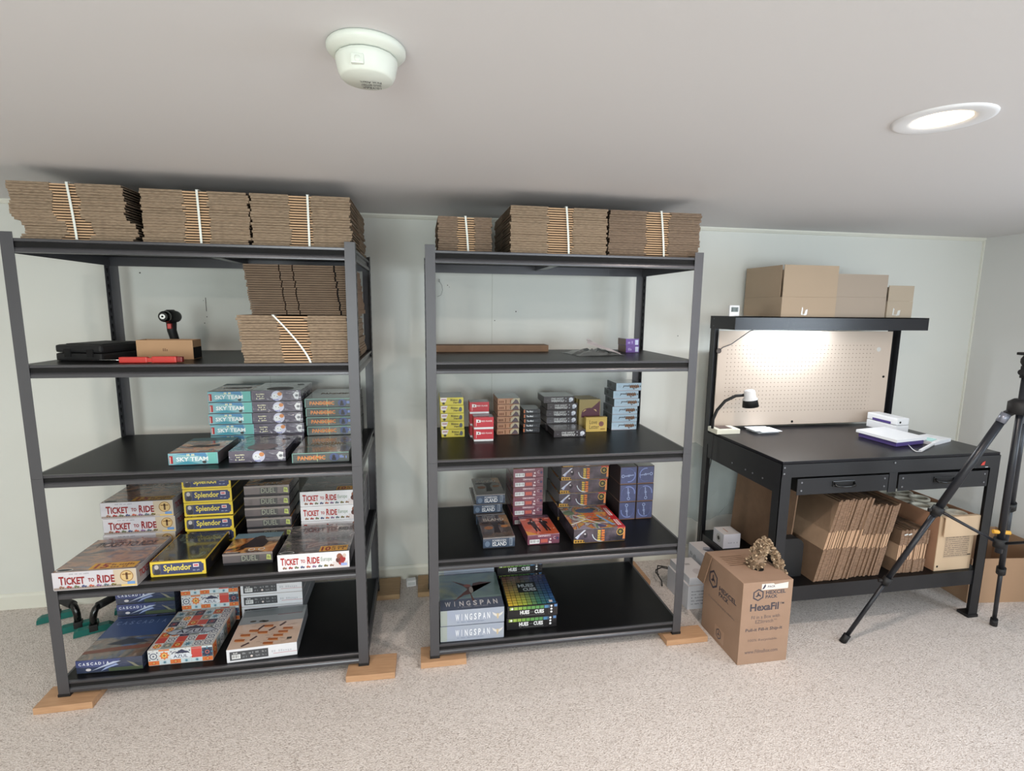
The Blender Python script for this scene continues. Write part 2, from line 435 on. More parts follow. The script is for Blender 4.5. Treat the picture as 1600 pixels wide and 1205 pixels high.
t = thing('smoke_detector', 'round off-white smoke detector hanging from the ceiling', 'smoke detector', (1.37, -1.085, CZ))
m_sd = M('offwhite_detector_plastic', (216, 221, 212), rough=0.4)
b = MB(); b.lathe([(0.0, 0), (0.070, 0), (0.0735, -0.004), (0.0735, -0.010), (0.069, -0.015), (0.060, -0.019), (0.056, -0.020), (0.0, -0.020)], m_sd, seg=64); b.build('mounting_base', t)
b = MB(); b.lathe([(0.0, -0.018), (0.050, -0.018), (0.052, -0.020), (0.052, -0.023)], C((110, 108, 92)), seg=64)
b.lathe([(0.0545, -0.021), (0.0575, -0.024), (0.0575, -0.030), (0.0535, -0.048), (0.0495, -0.0565), (0.0465, -0.0595), (0.0, -0.0600)], m_sd, seg=64)
for k in range(14):
    a = 2*PI*k/14; b.box(-0.004, 0.004, -0.0565, -0.054, -0.030, -0.022, m_sd, T=Matrix.Rotation(a, 4, 'Z'))
b.build('detector_body', t)
b = MB(); b.box(-0.0115, 0.0115, -0.0580, -0.048, -0.0530, -0.0360, m_sd, bevel=0.002); b.lathe([(0.006, 0.0005), (0.005, -0.001), (0.0, -0.001)], m_sd, seg=20, T=Matrix.Translation((0, -0.0582, -0.045)) @ Matrix.Rotation(-PI/2, 4, 'X')); tag(b.build('test_button', t, loc=(-0.012, 0, 0)))
b = MB()
for k, (s_, w_) in enumerate((('10-YEAR', .036), ('SEALED BATTERY', .038), ('First Alert', .040))):
    vs, fs, _ = text_geo(s_)
    T_ = Matrix.Translation((0.006, 0.020, -0.0584)) @ Matrix.Rotation(PI, 4, 'Y')
    o_ = [b.bm.verts.new(T_ @ Vector(((-0.5+x)*w_ , 0.012 - k*0.013 + (y-0.5)*0.009, 0.0022))) for x, y in vs]
    for q in fs:
        f = b.bm.faces.new([o_[i] for i in q]); f.material_index = b.mi(C((70, 70, 72)))
b.build('lettering', t, keepn=True)

# ------------------------------------------------------------------ storage racks
LEV = [1.808, 1.352, 0.928, 0.468, 0.062]
RH = 1.83
def rack(label, x0, y0, rot, Wd, D):
    t = thing('storage_rack', label, 'shelving rack', (x0, y0, 0), rot)
    pw = 0.041; th = 0.0022
    for sx in (0, 1):
        for sy in (0, 1):
            for (z0, z1) in ((0.006, 0.915), (0.9155, RH)):
                b = MB()
                X = (0, pw) if sx == 0 else (Wd-pw, Wd)
                Y = (0, th) if sy == 0 else (D-th, D)
                b.box(X[0], X[1], Y[0], Y[1], z0, z1, m_post, bevel=0.0006)
                XF = (0, th) if sx == 0 else (Wd-th, Wd)
                YF_ = (th, pw) if sy == 0 else (D-pw, D-th)
                b.box(XF[0], XF[1], YF_[0], YF_[1], z0, z1, m_post)
                # keyhole slots down the side flange, inside and outside
                yc = pw*0.55 if sy == 0 else D-pw*0.55
                z = z0+0.03
                while z < z1-0.03:
                    for xx in (XF[0]-0.0003, XF[1]-0.0003):
                        b.box(xx, xx+0.0006, yc-0.0055, yc+0.0055, z, z+0.013, m_void)
                        b.box(xx, xx+0.0006, yc-0.003, yc+0.003, z-0.009, z, m_void)
                    z += 0.0375
                b.build('upright_post', t)
            b = MB(); b.box(X[0]-0.002, X[1]+0.002, (Y[0]-0.002 if sy == 0 else D-pw-0.002), (pw+0.002 if sy == 0 else D+0.002), 0.0, 0.012, m_rub, bevel=0.001)
            b.build('foot_cap', t)
    for z in LEV:
        prof = [(0.0045, 0.0), (0.0028, -0.002), (0.0035, -0.010), (0.011, -0.013), (0.011, -0.028), (0.009, -0.0300), (0.0052, -0.0335), (0.0030, -0.038), (0.0024, -0.044), (0.0026, -0.049), (0.013, -0.051), (0.014, -0.0505), (0.014, 0.0)]
        b = MB(); b.prism([(y, z+q) for y, q in prof], 0.0028, Wd-0.0028, m_beam); b.box(.004, Wd-.004, .0094, .0112, z-.0300, z-.0105, m_void); b.build('front_beam', t)
        b = MB(); b.prism([(D-y, z+q) for y, q in prof], 0.0028, Wd-0.0028, m_beam); b.box(.004, Wd-.004, D-.0112, D-.0094, z-.0300, z-.0105, m_void); b.build('back_beam', t)
        b = MB(); b.prism([(y, z+q) for y, q in prof], 0.016, D-0.016, m_beam, axis='y'); b.build('side_beam', t)
        b = MB(); b.prism([(Wd-y, z+q) for y, q in prof], 0.016, D-0.016, m_beam, axis='y'); b.build('side_beam', t)
        b = MB(); b.box(0.0145, Wd-0.0145, 0.0145, D-0.0145, z-0.009, z-0.0002, m_deck); b.build('shelf_board', t)
        b = MB(); b.box(Wd/2-0.02, Wd/2+0.02, 0.0148, D-0.0148, z-0.03, z-0.0095, m_beam); b.build('under_brace', t)
    return t
R1W, R1D, R2W, R2D = 1.216, 0.665, 1.216, 0.64
rack('tall dark grey steel rack with five black shelves, the left one, standing nearest', 0, 0, 0, R1W, R1D)
rack('tall dark grey steel rack with five black shelves, the right one beside the desk', 1.488, 0.0, -0.004, R2W, R2D)

def plank(x0, x1, y0, y1, z0, z1, rot, label, m=m_wood):
    b = MB(); cx, cy = (x0+x1)/2, (y0+y1)/2
    b.box(x0-cx, x1-cx, y0-cy, y1-cy, 0, z1-z0, m, bevel=0.001)
    tag(b.build('wood_offcut', loc=(cx, cy, z0), rotz=rot), label, 'piece of wood', 'wooden packers under the rack feet')
fz = FZ+0.001
plank(-0.062, 0.145, -0.05, 0.075, fz, -0.0005, 0.02, 'flat pine offcut under the front left foot of the left rack')
plank(1.128, 1.335, -0.062, 0.07, fz, -0.0005, -0.03, 'flat pine offcut under the front right foot of the left rack')
plank(1.445, 1.650, -0.022, 0.09, fz, -0.0005, 0.0, 'flat pine offcut under the front left foot of the right rack')
plank(2.615, 2.83, -0.045, 0.05, fz, -0.0005, 0.0, 'flat pine offcut under the front right foot of the right rack')
plank(1.15, 1.33, 0.575, 0.765, fz, -0.0005, 0.0, 'dull wooden block behind the left rack at its back right foot', m_wood2)
plank(1.43, 1.60, 0.575, 0.765, fz, -0.0005, 0.0, 'dull wooden block behind the right rack at its back left foot', m_wood2)
plank(0.0, 0.12, 0.59, 0.745, fz, -0.0005, 0.0, 'wooden block under the back left foot of the left rack', m_wood2)
plank(2.61, 2.78, 0.50, 0.745, fz, -0.0005, 0.0, 'long pine offcut under the back right foot of the right rack')

# ------------------------------------------------------------------ bundles of flattened boxes
def bundle(x0, x1, yf, z0, z1, n, depth, label, group, strap=0.5, straptop=None, jit=0.004, c0=0.39, c1=0.61, seed=1, dark=False, shear=(0, 0), drift=None, skew=0.0, yslope=0.0):
    rg = random.Random(seed)
    w = x1-x0; t = (z1-z0)/n
    root = thing('cardboard_bundle', label, 'bundle of cardboard boxes', (x0, yf, z0), skew, group)
    fe = m_flute2 if dark else m_flute
    fl = m_face_d
    for i in range(n):
        b = MB(); z = i*t; k = i/(n-1)
        dx = rg.uniform(-jit, jit) + shear[0]*k + (drift(k) if drift else 0)
        dy = rg.uniform(0, jit) + shear[1]*k
        wf = w + rg.uniform(-jit, jit)
        cc0 = c0 + rg.uniform(-0.012, 0.012); cc1 = c1 + rg.uniform(-0.012, 0.012)
        # base panel seen as a clean folded edge in the middle; flap panels left and right show cut flutes
        b.box(dx, dx+wf, dy+0.002, dy+depth, z, z+t*0.55, m_face, fm={'f': m_fold, 'l': fe, 'r': fe})
        q9 = rg.uniform(.82, .96)
        b.box(dx, dx+wf*cc0, dy, dy+depth*0.48, z+0.0002, z+t*q9, fl, fm={'f': fe, 'l': fe, 'r': fe})
        b.box(dx+wf*cc1, dx+wf, dy, dy+depth*0.48, z+0.0002, z+t*q9, fl, fm={'f': fe, 'l': fe, 'r': fe})
        b.box(dx, dx+wf, dy+depth*0.52, dy+depth, z+t*0.56, z+t*0.97, fl, fm={'l': fe, 'r': fe, 'k': fe})
        b.build('flattened_box', root)
    if strap is not None:
        s0 = w*strap; s1 = w*(straptop if straptop is not None else strap); h = z1-z0
        b = MB(); m = 12; fo = 0.004
        pts = [(s0+(s1-s0)*(k/m)**1.3, -fo, h*k/m) for k in range(m+1)]
        for (a, c) in zip(pts, pts[1:]):
            b.face([(a[0]-0.004, a[1], a[2]), (a[0]+0.004, a[1], a[2]), (c[0]+0.004, c[1], c[2]), (c[0]-0.004, c[1], c[2])], m_strap)
            b.face([(a[0]-0.004, a[1]-0.001, a[2]), (a[0]+0.004, a[1]-0.001, a[2]), (c[0]+0.004, c[1]-0.001, c[2]), (c[0]-0.004, c[1]-0.001, c[2])], m_strap)
        b.box(s1-0.005, s1+0.005, -fo, depth+fo, h+0.0002, h+0.0014, m_strap)
        b.box(s1-0.005, s1+0.005, depth+fo, depth+fo+0.001, 0, h, m_strap)
        b.build('strap', root, keepn=True)
    return root
z = LEV[0]
def driftA(k): return 0.019*math.sin(k*9.0)*(1-k)*1.2 + (0.008 if k < 0.35 and k > 0.05 else 0) - 0.022*k
bundle(0.046, 0.416, 0.022, z, 2.010, 21, 0.50, 'strapped bundle of flattened boxes with ragged edges, leftmost on top of the left rack', 'strapped bundles on the left rack top', strap=0.51, straptop=0.47, jit=0.004, c0=0.37, c1=0.60, seed=2, drift=driftA, shear=(-0.0, 0.0))
bundle(0.452, 0.823, 0.024, z, 2.004, 20, 0.50, 'strapped bundle of flattened boxes, middle of the three on top of the left rack', 'strapped bundles on the left rack top', strap=0.54, straptop=0.53, jit=0.005, c0=0.39, c1=0.62, seed=3)
bundle(0.832, 1.200, 0.026, z, 2.004, 20, 0.54, 'strapped bundle of flattened boxes, rightmost on top of the left rack', 'strapped bundles on the left rack top', strap=0.57, straptop=0.57, jit=0.004, c0=0.38, c1=0.60, seed=4)
bundle(1.545, 1.772, 0.085, z, 1.958, 16, 0.34, 'small dark strapped bundle of flattened boxes, leftmost on top of the right rack', 'strapped bundles on the right rack top', strap=0.55, straptop=0.50, jit=0.003, c0=0.36, c1=0.68, seed=5, dark=True)
bundle(1.842, 2.262, 0.026, z+0.001, 2.003, 20, 0.47, 'strapped bundle of flattened boxes, middle of the three on top of the right rack', 'strapped bundles on the right rack top', strap=0.60, straptop=0.565, jit=0.004, c0=0.38, c1=0.64, seed=6, skew=-0.0, dark=False)
bundle(2.281, 2.708, 0.046, z+0.001, 2.006, 20, 0.47, 'strapped bundle of flattened boxes, rightmost on top of the right rack', 'strapped bundles on the right rack top', strap=0.60, straptop=0.55, jit=0.004, c0=0.40, c1=0.65, seed=8, dark=True)
z = LEV[1]
bundle(0.775, 1.195, 0.022, z, 1.542, 18, 0.52, 'strapped bundle of flattened boxes with a slanting strap, second shelf of left rack', 'stacked bundles on the second shelf', strap=0.60, straptop=0.28, jit=0.004, c0=0.35, c1=0.62, seed=9, shear=(-0.02, 0))
# unstrapped bundle on top of it, side-on, with two notches in every sheet
def loose_bundle():
    root = thing('cardboard_bundle', 'shaded unstrapped stack of flattened boxes lying on another bundle, left rack', 'bundle of cardboard boxes', (0.812, 0.03, 1.5438), 0, 'stacked bundles on the second shelf')
    rg = random.Random(12); n = 22; h = 0.196; t = h/n
    for i in range(n):
        b = MB(); k = i/(n-1); dx = -0.022*k + rg.uniform(-0.003, 0.003); dy = rg.uniform(0, 0.002)
        z0 = i*t; e = m_flute2; w = 0.385
        b.box(dx, dx+w, dy+0.012, dy+0.50, z0, z0+t*0.96, m_face_d, fm={'f': m_void})
        n0 = 0.128+0.010*k*0; n1 = 0.178
        for (a, c) in ((0, n0), (n0+0.005, n1), (n1+0.005, 0.335), (0.342, w)):
            b.box(dx+a, dx+c, dy, dy+0.014, z0+t*0.06, z0+t*0.84, m_face_d, fm={'f': M('cardboard_folded_shaded', (108, 92, 76), rough=0.9, noise=(18, (94, 78, 64), 0.3, (1, 1, 3)))})  # brown darkened so the fronts carry the shelf's shadow in their colour
        b.build('flattened_box', root)
loose_bundle()

# ------------------------------------------------------------------ game boxes
def trains(p, w, y, n=8, seed=1):
    rg = random.Random(seed)
    cols = [(150, 110, 90), (170, 60, 60), (110, 120, 90), (80, 90, 130), (190, 100, 80), (140, 110, 150), (100, 120, 130), (120, 110, 60)]
    for i in range(n):
        u = w*0.07 + i*w*0.088
        p.rect('F', u, y, u+w*0.062, y+0.006, C(cols[i % 8]), 1); p.rect('F', u+w*0.01, y+0.006, u+w*0.035, y+0.009, C(cols[i % 8]), 1)
        p.ell('F', u+w*0.015, y, 0.0022, 0.0022, C((70, 60, 60)), 2, 8); p.ell('F', u+w*0.045, y, 0.0022, 0.0022, C((70, 60, 60)), 2, 8)
red_t = C((140, 36, 40))
# western railway game, pale grey
g = Box('rail', .297, .297, .0752, M('rail_box_print', (212, 208, 212), rough=0.3, coat=0.3, noise=(7, (190, 192, 204), 0.25, (1, 1, 1))),
        art('rail_cover_art', [(70, 60, 66), (120, 104, 100), (176, 134, 108), (110, 96, 98), (150, 140, 140)], 8, rough=0.22, coat=0.6, st=(1, 2, 1)), basec=(200, 196, 200))
p = g.p
p.rect('F', .215, .003, .296, .074, C((196, 182, 160)), 0); p.ell('F', .262, .045, .024, .022, C((206, 178, 124)), 1); p.ring('F', .262, .045, .024, .003, C((150, 112, 66)), 2)
p.rect('F', .258, .030, .266, .060, C((96, 70, 50)), 2); p.rect('F', .246, .050, .278, .055, C((140, 100, 60)), 2); p.rect('F', .262, .010, .290, .022, C((110, 150, 200)), 2)
p.rect('F', .002, .003, .240, .012, C((150, 138, 132)), 0); p.rect('F', .24, .003, .296, .010, C((220, 188, 110)), 1)
trains(p, .297, .010)
p.scribble('F', .06, .064, .13, .068, C((150, 150, 160)), 14, 1, 5)
for s_, u0, u1, v1 in (('T', .022, .040, .058), ('ICKET', .042, .112, .054), ('TO', .124, .146, .046), ('R', .156, .173, .058), ('IDE', .175, .218, .054)):
    g.title('F', s_, u0, .023 if s_ != 'TO' else .030, u1, v1, red_t, 3, 0.035)
p.rect('T', .12, .012, .285, .062, C((222, 168, 70)), 1); g.title('T', '15', .135, .016, .185, .055, C((150, 40, 40)), 3, 0.03)
p.scribble('T', .19, .036, .275, .050, C((120, 60, 40)), 9, 2, 6); p.scribble('T', .195, .018, .27, .030, C((120, 60, 40)), 7, 2, 7)
g.title('T', 'TICKET TO RIDE', .03, .215, .265, .26, C((58, 50, 56)), 2, 0.02)
p.ell('T', .035, .018, .030, .012, C((226, 224, 222)), 1); p.ell('T', .035, .018, .026, .009, C((30, 30, 34)), 2)
for f in 'RL':
    p.rect(f, 0, .003, .297, .075, C((150, 144, 146)), 0); g.title(f, 'TICKET TO RIDE', .02, .025, .20, .055, red_t, 2, 0.03)
g.done()
# its sister, white with a green subtitle
g = Box('raileu', .290, .297, .0745, M('white_rail_print', (226, 226, 230), rough=0.3, coat=0.3),
        art('dark_rail_cover_art', [(46, 44, 46), (96, 90, 90), (70, 66, 68), (150, 136, 130), (84, 74, 70)], 9, rough=0.2, coat=0.6, st=(1, 2, 1)), basec=(210, 208, 212))
p = g.p; trains(p, .27, .011, 9, 4)
p.rect('F', .222, .003, .285, .030, C((214, 206, 206)), 0)
for (u, v, r, c_) in ((.25, .052, .012, (140, 90, 70)), (.262, .040, .013, (150, 40, 44)), (.244, .036, .010, (90, 50, 44)), (.270, .055, .008, (206, 190, 180)), (.256, .026, .012, (160, 60, 60))): p.ell('F', u, v, r, r*1.2, C(c_), 1, 10)
p.rect('F', .255, .010, .280, .022, C((150, 170, 220)), 3)
for s_, u0, u1, v1 in (('T', .012, .027, .060), ('ICKET', .029, .084, .056), ('TO', .092, .110, .048), ('R', .118, .133, .060), ('IDE', .135, .168, .056)):
    g.title('F', s_, u0, .027 if s_ != 'TO' else .033, u1, v1, C((168, 40, 40)), 3, 0.035)
g.title('F', 'Europe', .174, .030, .218, .054, C((110, 138, 110)), 3, 0.0)
p.rect('T', .165, .010, .280, .060, C((222, 166, 70)), 1); g.title('T', '10', .172, .014, .210, .053, C((140, 40, 36)), 3, 0.03)
p.scribble('T', .215, .038, .275, .051, C((90, 50, 30)), 8, 2, 6); p.scribble('T', .215, .020, .275, .032, C((90, 50, 30)), 7, 2, 9)
g.title('T', 'TICKET TO RIDE', .05, .225, .275, .262, C((60, 40, 44)), 2, 0.02)
p.ell('T', .035, .016, .030, .011, C((226, 224, 222)), 1); p.ell('T', .035, .016, .026, .008, C((30, 30, 34)), 2)
for f in 'RL': p.rect(f, 0, .003, .297, .0735, C((120, 116, 118)), 0)
g.done()
# yellow bordered jewel game
g = Box('jewel', .210, .275, .0650, M('yellow_border_print', (228, 200, 70), rough=0.35, coat=0.3),
        art('jewel_cover_art', [(24, 28, 34), (44, 54, 60), (30, 40, 50), (96, 110, 104), (40, 44, 60)], 10, rough=0.16, coat=0.7), basec=(206, 184, 66))
p = g.p; navy = C((62, 70, 108)); ye = C((232, 214, 96))
p.rect('F', .008, .009, .202, .056, navy, 1)
for (u, v) in ((.008, .009), (.202, .009), (.008, .056), (.202, .056)): p.ell('F', u, v, .008, .008, C((228, 200, 70)), 2, 14)
p.rect('F', .010, .010, .040, .055, C((96, 96, 104)), 2); p.ell('F', .024, .042, .008, .010, C((196, 190, 186)), 3); p.ell('F', .026, .022, .012, .013, C((60, 60, 70)), 3)
g.title('F', 'Splendor', .050, .016, .155, .050, ye, 4, 0.02)
p.rect('F', .162, .034, .184, .049, C((226, 214, 216)), 3); p.rect('F', .165, .038, .181, .045, C((200, 90, 100)), 4); p.scribble('F', .160, .018, .186, .023, C((150, 160, 190)), 7, 3, 3)
p.rect('T', 0, 0, .21, .006, C((222, 190, 70)), 1); p.rect('T', 0, 0, .004, .275, C((190, 150, 60)), 1); p.rect('T', .206, 0, .21, .275, C((190, 150, 60)), 1)
p.scribble('T', .014, .010, .055, .015, C((210, 200, 190)), 8, 2, 4); g.title('T', 'Splendor', .05, .205, .18, .245, C((88, 92, 72)), 2, 0.01)
for f in 'RL': p.rect(f, .002, .002, .273, .061, C((28, 26, 28)), 1); g.title(f, 'Splendor', .06, .02, .16, .05, C((110, 90, 50)), 2)
g.done()
# grey two-player game with silver-green lettering
g = Box('duel', .202, .205, .0525, M('duel_print', (104, 98, 100), rough=0.22, coat=0.5, wrap=0.15),
        art('duel_cover_art', [(60, 40, 36), (206, 130, 70), (226, 170, 110), (90, 60, 48), (196, 190, 180)], 7, rough=0.2, coat=0.6), lidgap=0.010, basec=(38, 38, 42))
p = g.p
p.rect('F', .0, .042, .202, .0505, C((142, 134, 130)), 0); p.rect('F', .07, .012, .148, .042, C((84, 84, 84)), 1); g.title('F', 'DUEL', .076, .016, .140, .040, C((158, 162, 146)), 3)
p.poly('F', [(.176, .018), (.196, .014), (.194, .038), (.178, .040)], C((190, 200, 120)), 1); p.scribble('F', .180, .022, .192, .034, C((120, 130, 70)), 3, 2, 3)
p.rect('T', 0, .15, .202, .204, C((120, 150, 166)), 1)
p.poly('T', [(.05, .05), (.15, .05), (.16, .10), (.13, .15), (.09, .16), (.075, .11)], C((44, 34, 38)), 2); p.ell('T', .115, .15, .02, .02, C((60, 44, 40)), 3)
p.ring('T', .11, .028, .014, .004, C((230, 226, 220)), 3, 16); p.ring('T', .15, .030, .014, .004, C((230, 226, 220)), 3, 16); p.rect('T', .0, .0, .07, .012, C((60, 40, 40)), 1); p.rect('T', .01, .008, .06, .012, C((230, 226, 220)), 2)
g.done()
# teal sky game
g = Box('sky', .187, .255, .0508, M('teal_sky_print', (122, 176, 188), rough=0.25, wrap=0.10, noise=(12, (150, 200, 208), 0.25, (1, 1, 1))),
        art('sky_cover_art', [(60, 40, 36), (206, 120, 70), (220, 170, 120), (70, 84, 90), (160, 90, 60)], 8, rough=0.2, coat=0.5), basec=(60, 60, 66))
p = g.p
p.rect('F', .150, .003, .184, .050, C((110, 184, 178)), 1); p.poly('F', [(.03, .046), (.06, .050), (.14, .050), (.148, .030), (.10, .040)], C((86, 140, 182)), 1); p.poly('F', [(.02, .004), (.12, .004), (.07, .018)], C((70, 150, 170)), 1)
p.rect('F', .004, .008, .017, .040, C((170, 40, 44)), 2); p.scribble('F', .006, .012, .015, .036, C((230, 200, 196)), 2, 3, 2); p.ell('F', .135, .011, .008, .006, C((60, 60, 60)), 2)
g.title('F', 'SKY TEAM', .030, .016, .150, .034, C((232, 238, 240)), 4, 0.03); p.scribble('F', .07, .038, .10, .047, C((226, 226, 190)), 5, 2, 8)
p.poly('T', [(.03, .10), (.07, .13), (.11, .12), (.15, .14), (.16, .10), (.10, .085)], C((60, 44, 40)), 2); p.rect('T', .0, .20, .187, .254, C((70, 110, 116)), 1); p.rect('T', 0, 0, .187, .012, C((150, 56, 40)), 1)
for f in 'RL': p.rect(f, .0, .003, .254, .050, C((90, 82, 84)), 0)
g.done()
# slate purple party game with a round picture
g = Box('round', .222, .262, .0512, M('slate_purple_print', (96, 92, 108), rough=0.2, wrap=0.55),
        art('slate_cover_art', [(58, 66, 74), (84, 92, 96), (120, 112, 116), (70, 80, 84)], 5, rough=0.12, wrap=0.8), basec=(34, 36, 42))
p = g.p
p.ell('F', .116, .025, .0245, .0235, C((204, 206, 226)), 2); p.ell('F', .108, .024, .014, .013, C((226, 230, 234)), 3); p.ell('F', .128, .034, .010, .009, C((206, 140, 90)), 3); p.ell('F', .105, .026, .002, .002, C((60, 60, 70)), 4, 8); p.ell('F', .117, .022, .002, .002, C((60, 60, 70)), 4, 8)
p.scribble('F', .102, .004, .132, .009, C((110, 120, 180)), 4, 4, 5)
for k in range(3): p.scribble('F', .025+(.004 if k == 1 else 0), .032-k*.010, .062-(.004 if k == 1 else 0), .037-k*.010, C((224, 222, 190)), 8, 2, k)
p.poly('F', [(.186, .030), (.198, .044), (.214, .040), (.210, .012), (.194, .010)], C((226, 228, 232)), 2); p.ell('F', .203, .026, .007, .006, C((120, 124, 130)), 3)
p.ell('T', .118, .06, .06, .05, C((150, 136, 140)), 1); p.rect('T', .17, .17, .20, .20, C((60, 60, 66)), 1, 0.3)
g.done()
# dark outbreak game with orange lettering
g = Box('virus', .228, .300, .0432, M('dark_green_grey_print', (66, 74, 76), rough=0.22, coat=0.4, noise=(10, (92, 100, 98), 0.3, (1, 1, 1))),
        art('virus_cover_art', [(64, 70, 70), (110, 100, 84), (80, 84, 80), (160, 136, 110), (70, 72, 74)], 9, rough=0.15, coat=0.7), basec=(30, 34, 36))
p = g.p
p.rect('F', 0, .0405, .228, .0430, C((130, 180, 170)), 1); p.rect('F', 0, .003, .0025, .043, C((130, 180, 170)), 1)
p.poly('F', [(.010, .0215), (.10, .024), (.135, .0215), (.10, .019)], C((190, 186, 130)), 1); p.poly('F', [(.100, .002), (.103, .0215), (.100, .041), (.097, .0215)], C((170, 196, 150)), 2)
p.ell('F', .168, .022, .020, .017, C((70, 84, 128)), 1); p.ell('F', .166, .026, .006, .007, C((44, 40, 44)), 2); p.rect('F', .158, .008, .175, .021, C((44, 44, 54)), 2); p.scribble('F', .190, .018, .220, .030, C((120, 140, 200)), 5, 1, 3)
g.title('F', 'PANDEMIC', .022, .013, .132, .031, C((214, 132, 70)), 4, 0.03)
for f in 'RL': p.rect(f, .0, .003, .298, .043, C((60, 60, 58)), 0)
g.title('T', 'PANDEMIC', .05, .13, .20, .17, C((150, 120, 84)), 2, 0.02)
g.done()
# indigo wildlife game in film
g = Box('wild', .250, .300, .0600, M('indigo_print', (64, 72, 104), rough=0.2, wrap=0.6, noise=(9, (52, 60, 66), 0.2, (1, 1, 1))),
        art('wild_cover_art', [(40, 50, 70), (58, 84, 128), (84, 84, 84), (126, 104, 90), (52, 58, 60)], 6, rough=0.14, wrap=0.5), basec=(34, 40, 46))
p = g.p
p.poly('F', [(0, .030), (.14, .022), (.17, .058), (0, .058)], C((74, 82, 126)), 1); p.poly('F', [(.055, .010), (.12, .030), (.17, .046), (.14, .046), (.10, .030)], C((186, 196, 216)), 2)
p.poly('F', [(.09, .006), (.13, .022), (.16, .030), (.15, .036), (.11, .022)], C((150, 166, 206)), 2); p.rect('F', .12, .003, .25, .018, C((70, 82, 62)), 1); p.ell('F', .045, .016, .010, .006, C((210, 206, 210)), 2); p.poly('F', [(.19, .045), (.22, .018), (.24, .012), (.215, .034)], C((130, 128, 112)), 2)
g.spaced('F', 'CASCADIA', .010, .036, .125, .049, C((226, 230, 240)), 4, 0.03, .75)
p.rect('T', 0, .15, .25, .298, C((54, 76, 122)), 0); g.spaced('T', 'CASCADIA', .02, .245, .23, .272, C((120, 140, 180)), 2, 0.02)
p.poly('T', [(.0, .04), (.25, .06), (.25, .085), (.10, .075), (0, .06)], C((120, 78, 66)), 1); p.poly('T', [(.06, .10), (.14, .14), (.19, .12), (.23, .10), (.12, .09)], C((52, 58, 70)), 1)
g.done()
# patterned tile game
TW, TR_, TB, TO, TN = C((208, 212, 214)), C((196, 78, 72)), C((84, 130, 150)), C((214, 120, 66)), C((60, 64, 86))
g = Box('tile', .252, .292, .0715, M('tile_base_print', (196, 190, 184), rough=0.3, coat=0.3), basec=(190, 180, 176))
p = g.p
def tile(f, u, v, su, sv, kind, l=0):
    rg = min(su, sv)
    bgc = {0: TW, 1: TW, 2: TR_, 3: TO, 4: TN, 5: C((196, 214, 222)), 6: C((150, 160, 160))}[kind]
    p.rect(f, u+.0006, v+.0006, u+su-.0006, v+sv-.0006, bgc, l)
    cu, cv = u+su/2, v+sv/2
    if kind == 0: p.ring(f, cu, cv, rg*.36, rg*.10, C((90, 96, 116)), l+1, 12); [p.ell(f, cu+a*su*.36, cv+c_*sv*.36, rg*.08, rg*.08, C((90, 96, 116)), l+1, 8) for a in (-1, 1) for c_ in (-1, 1)]; p.ell(f, cu, cv, rg*.1, rg*.1, C((90, 96, 116)), l+1, 8)
    if kind in (1, 3): p.star(f, cu, cv, rg*.48, rg*.34, 8, TO if kind == 1 else C((190, 70, 50)), l+1); p.ell(f, cu, cv, rg*.24, rg*.24, C((230, 190, 110)), l+2, 10); p.star(f, cu, cv, rg*.2, rg*.06, 4, C((96, 84, 60)), l+3)
    if kind == 4: p.ring(f, cu, cv, rg*.30, rg*.08, C((150, 110, 120)), l+1, 8); p.star(f, cu, cv, rg*.16, rg*.08, 4, C((200, 90, 80)), l+1)
    if kind == 5: p.star(f, cu, cv, rg*.48, rg*.18, 8, TB, l+1)
    if kind == 6: p.ell(f, cu, cv, su*.4, sv*.3, C((110, 120, 116)), l+1, 10); p.star(f, cu, cv, rg*.3, rg*.12, 6, C((200, 190, 170)), l+2)
rg_ = random.Random(5); ks = [1, 0, 3, 5, 4, 6, 5, 2, 0, 1, 3, 6]
for i in range(6):
    for j in range(7): tile('T', .006+i*.040, .006+j*.040, .040, .040, ks[(i*5+j*7+i*j) % 12])
for i in range(6): tile('F', .0+i*.042, .022, .042, .042, [0, 1, 0, 0, 2, 4][i]); tile('F', i*.042, .0025, .042, .0195, [3, 5, 3, 5, 5, 3][i]); tile('F', i*.042, .064, .042, .0072, [0, 3, 5, 0, 2, 5][i])
p.star('F', .231, .043, .026, .014, 8, TB, 1); p.rect('F', .216, .028, .246, .058, TN, 2); p.ring('F', .231, .043, .009, .003, C((190, 110, 100)), 3, 8)
for i in range(6): tile('R', .006+i*.042, .004, .042, .066, ks[(i*3+2) % 12]); tile('L', .006+i*.042, .004, .042, .066, ks[(i*3+1) % 12])
p.poly('F', [(.104, .048), (.118, .058), (.132, .066), (.146, .058), (.160, .048)], TN, 3)
p.poly('F', [(.082, .034), (.092, .024), (.160, .024), (.172, .034), (.160, .046), (.092, .046)], C((218, 224, 232)), 4); g.title('F', 'AZUL', .098, .028, .154, .042, C((64, 70, 96)), 6, 0.01)
p.poly('T', [(.02, .118), (.05, .098), (.20, .098), (.232, .118), (.20, .142), (.05, .142)], TN, 4); p.poly('T', [(.026, .118), (.053, .102), (.197, .102), (.226, .118), (.197, .138), (.053, .138)], C((176, 184, 196)), 5)
p.poly('T', [(.08, .142), (.10, .152), (.126, .165), (.152, .152), (.172, .142)], TN, 4); g.title('T', 'AZUL', .065, .107, .187, .133, C((48, 52, 76)), 7, 0.01)
g.done()
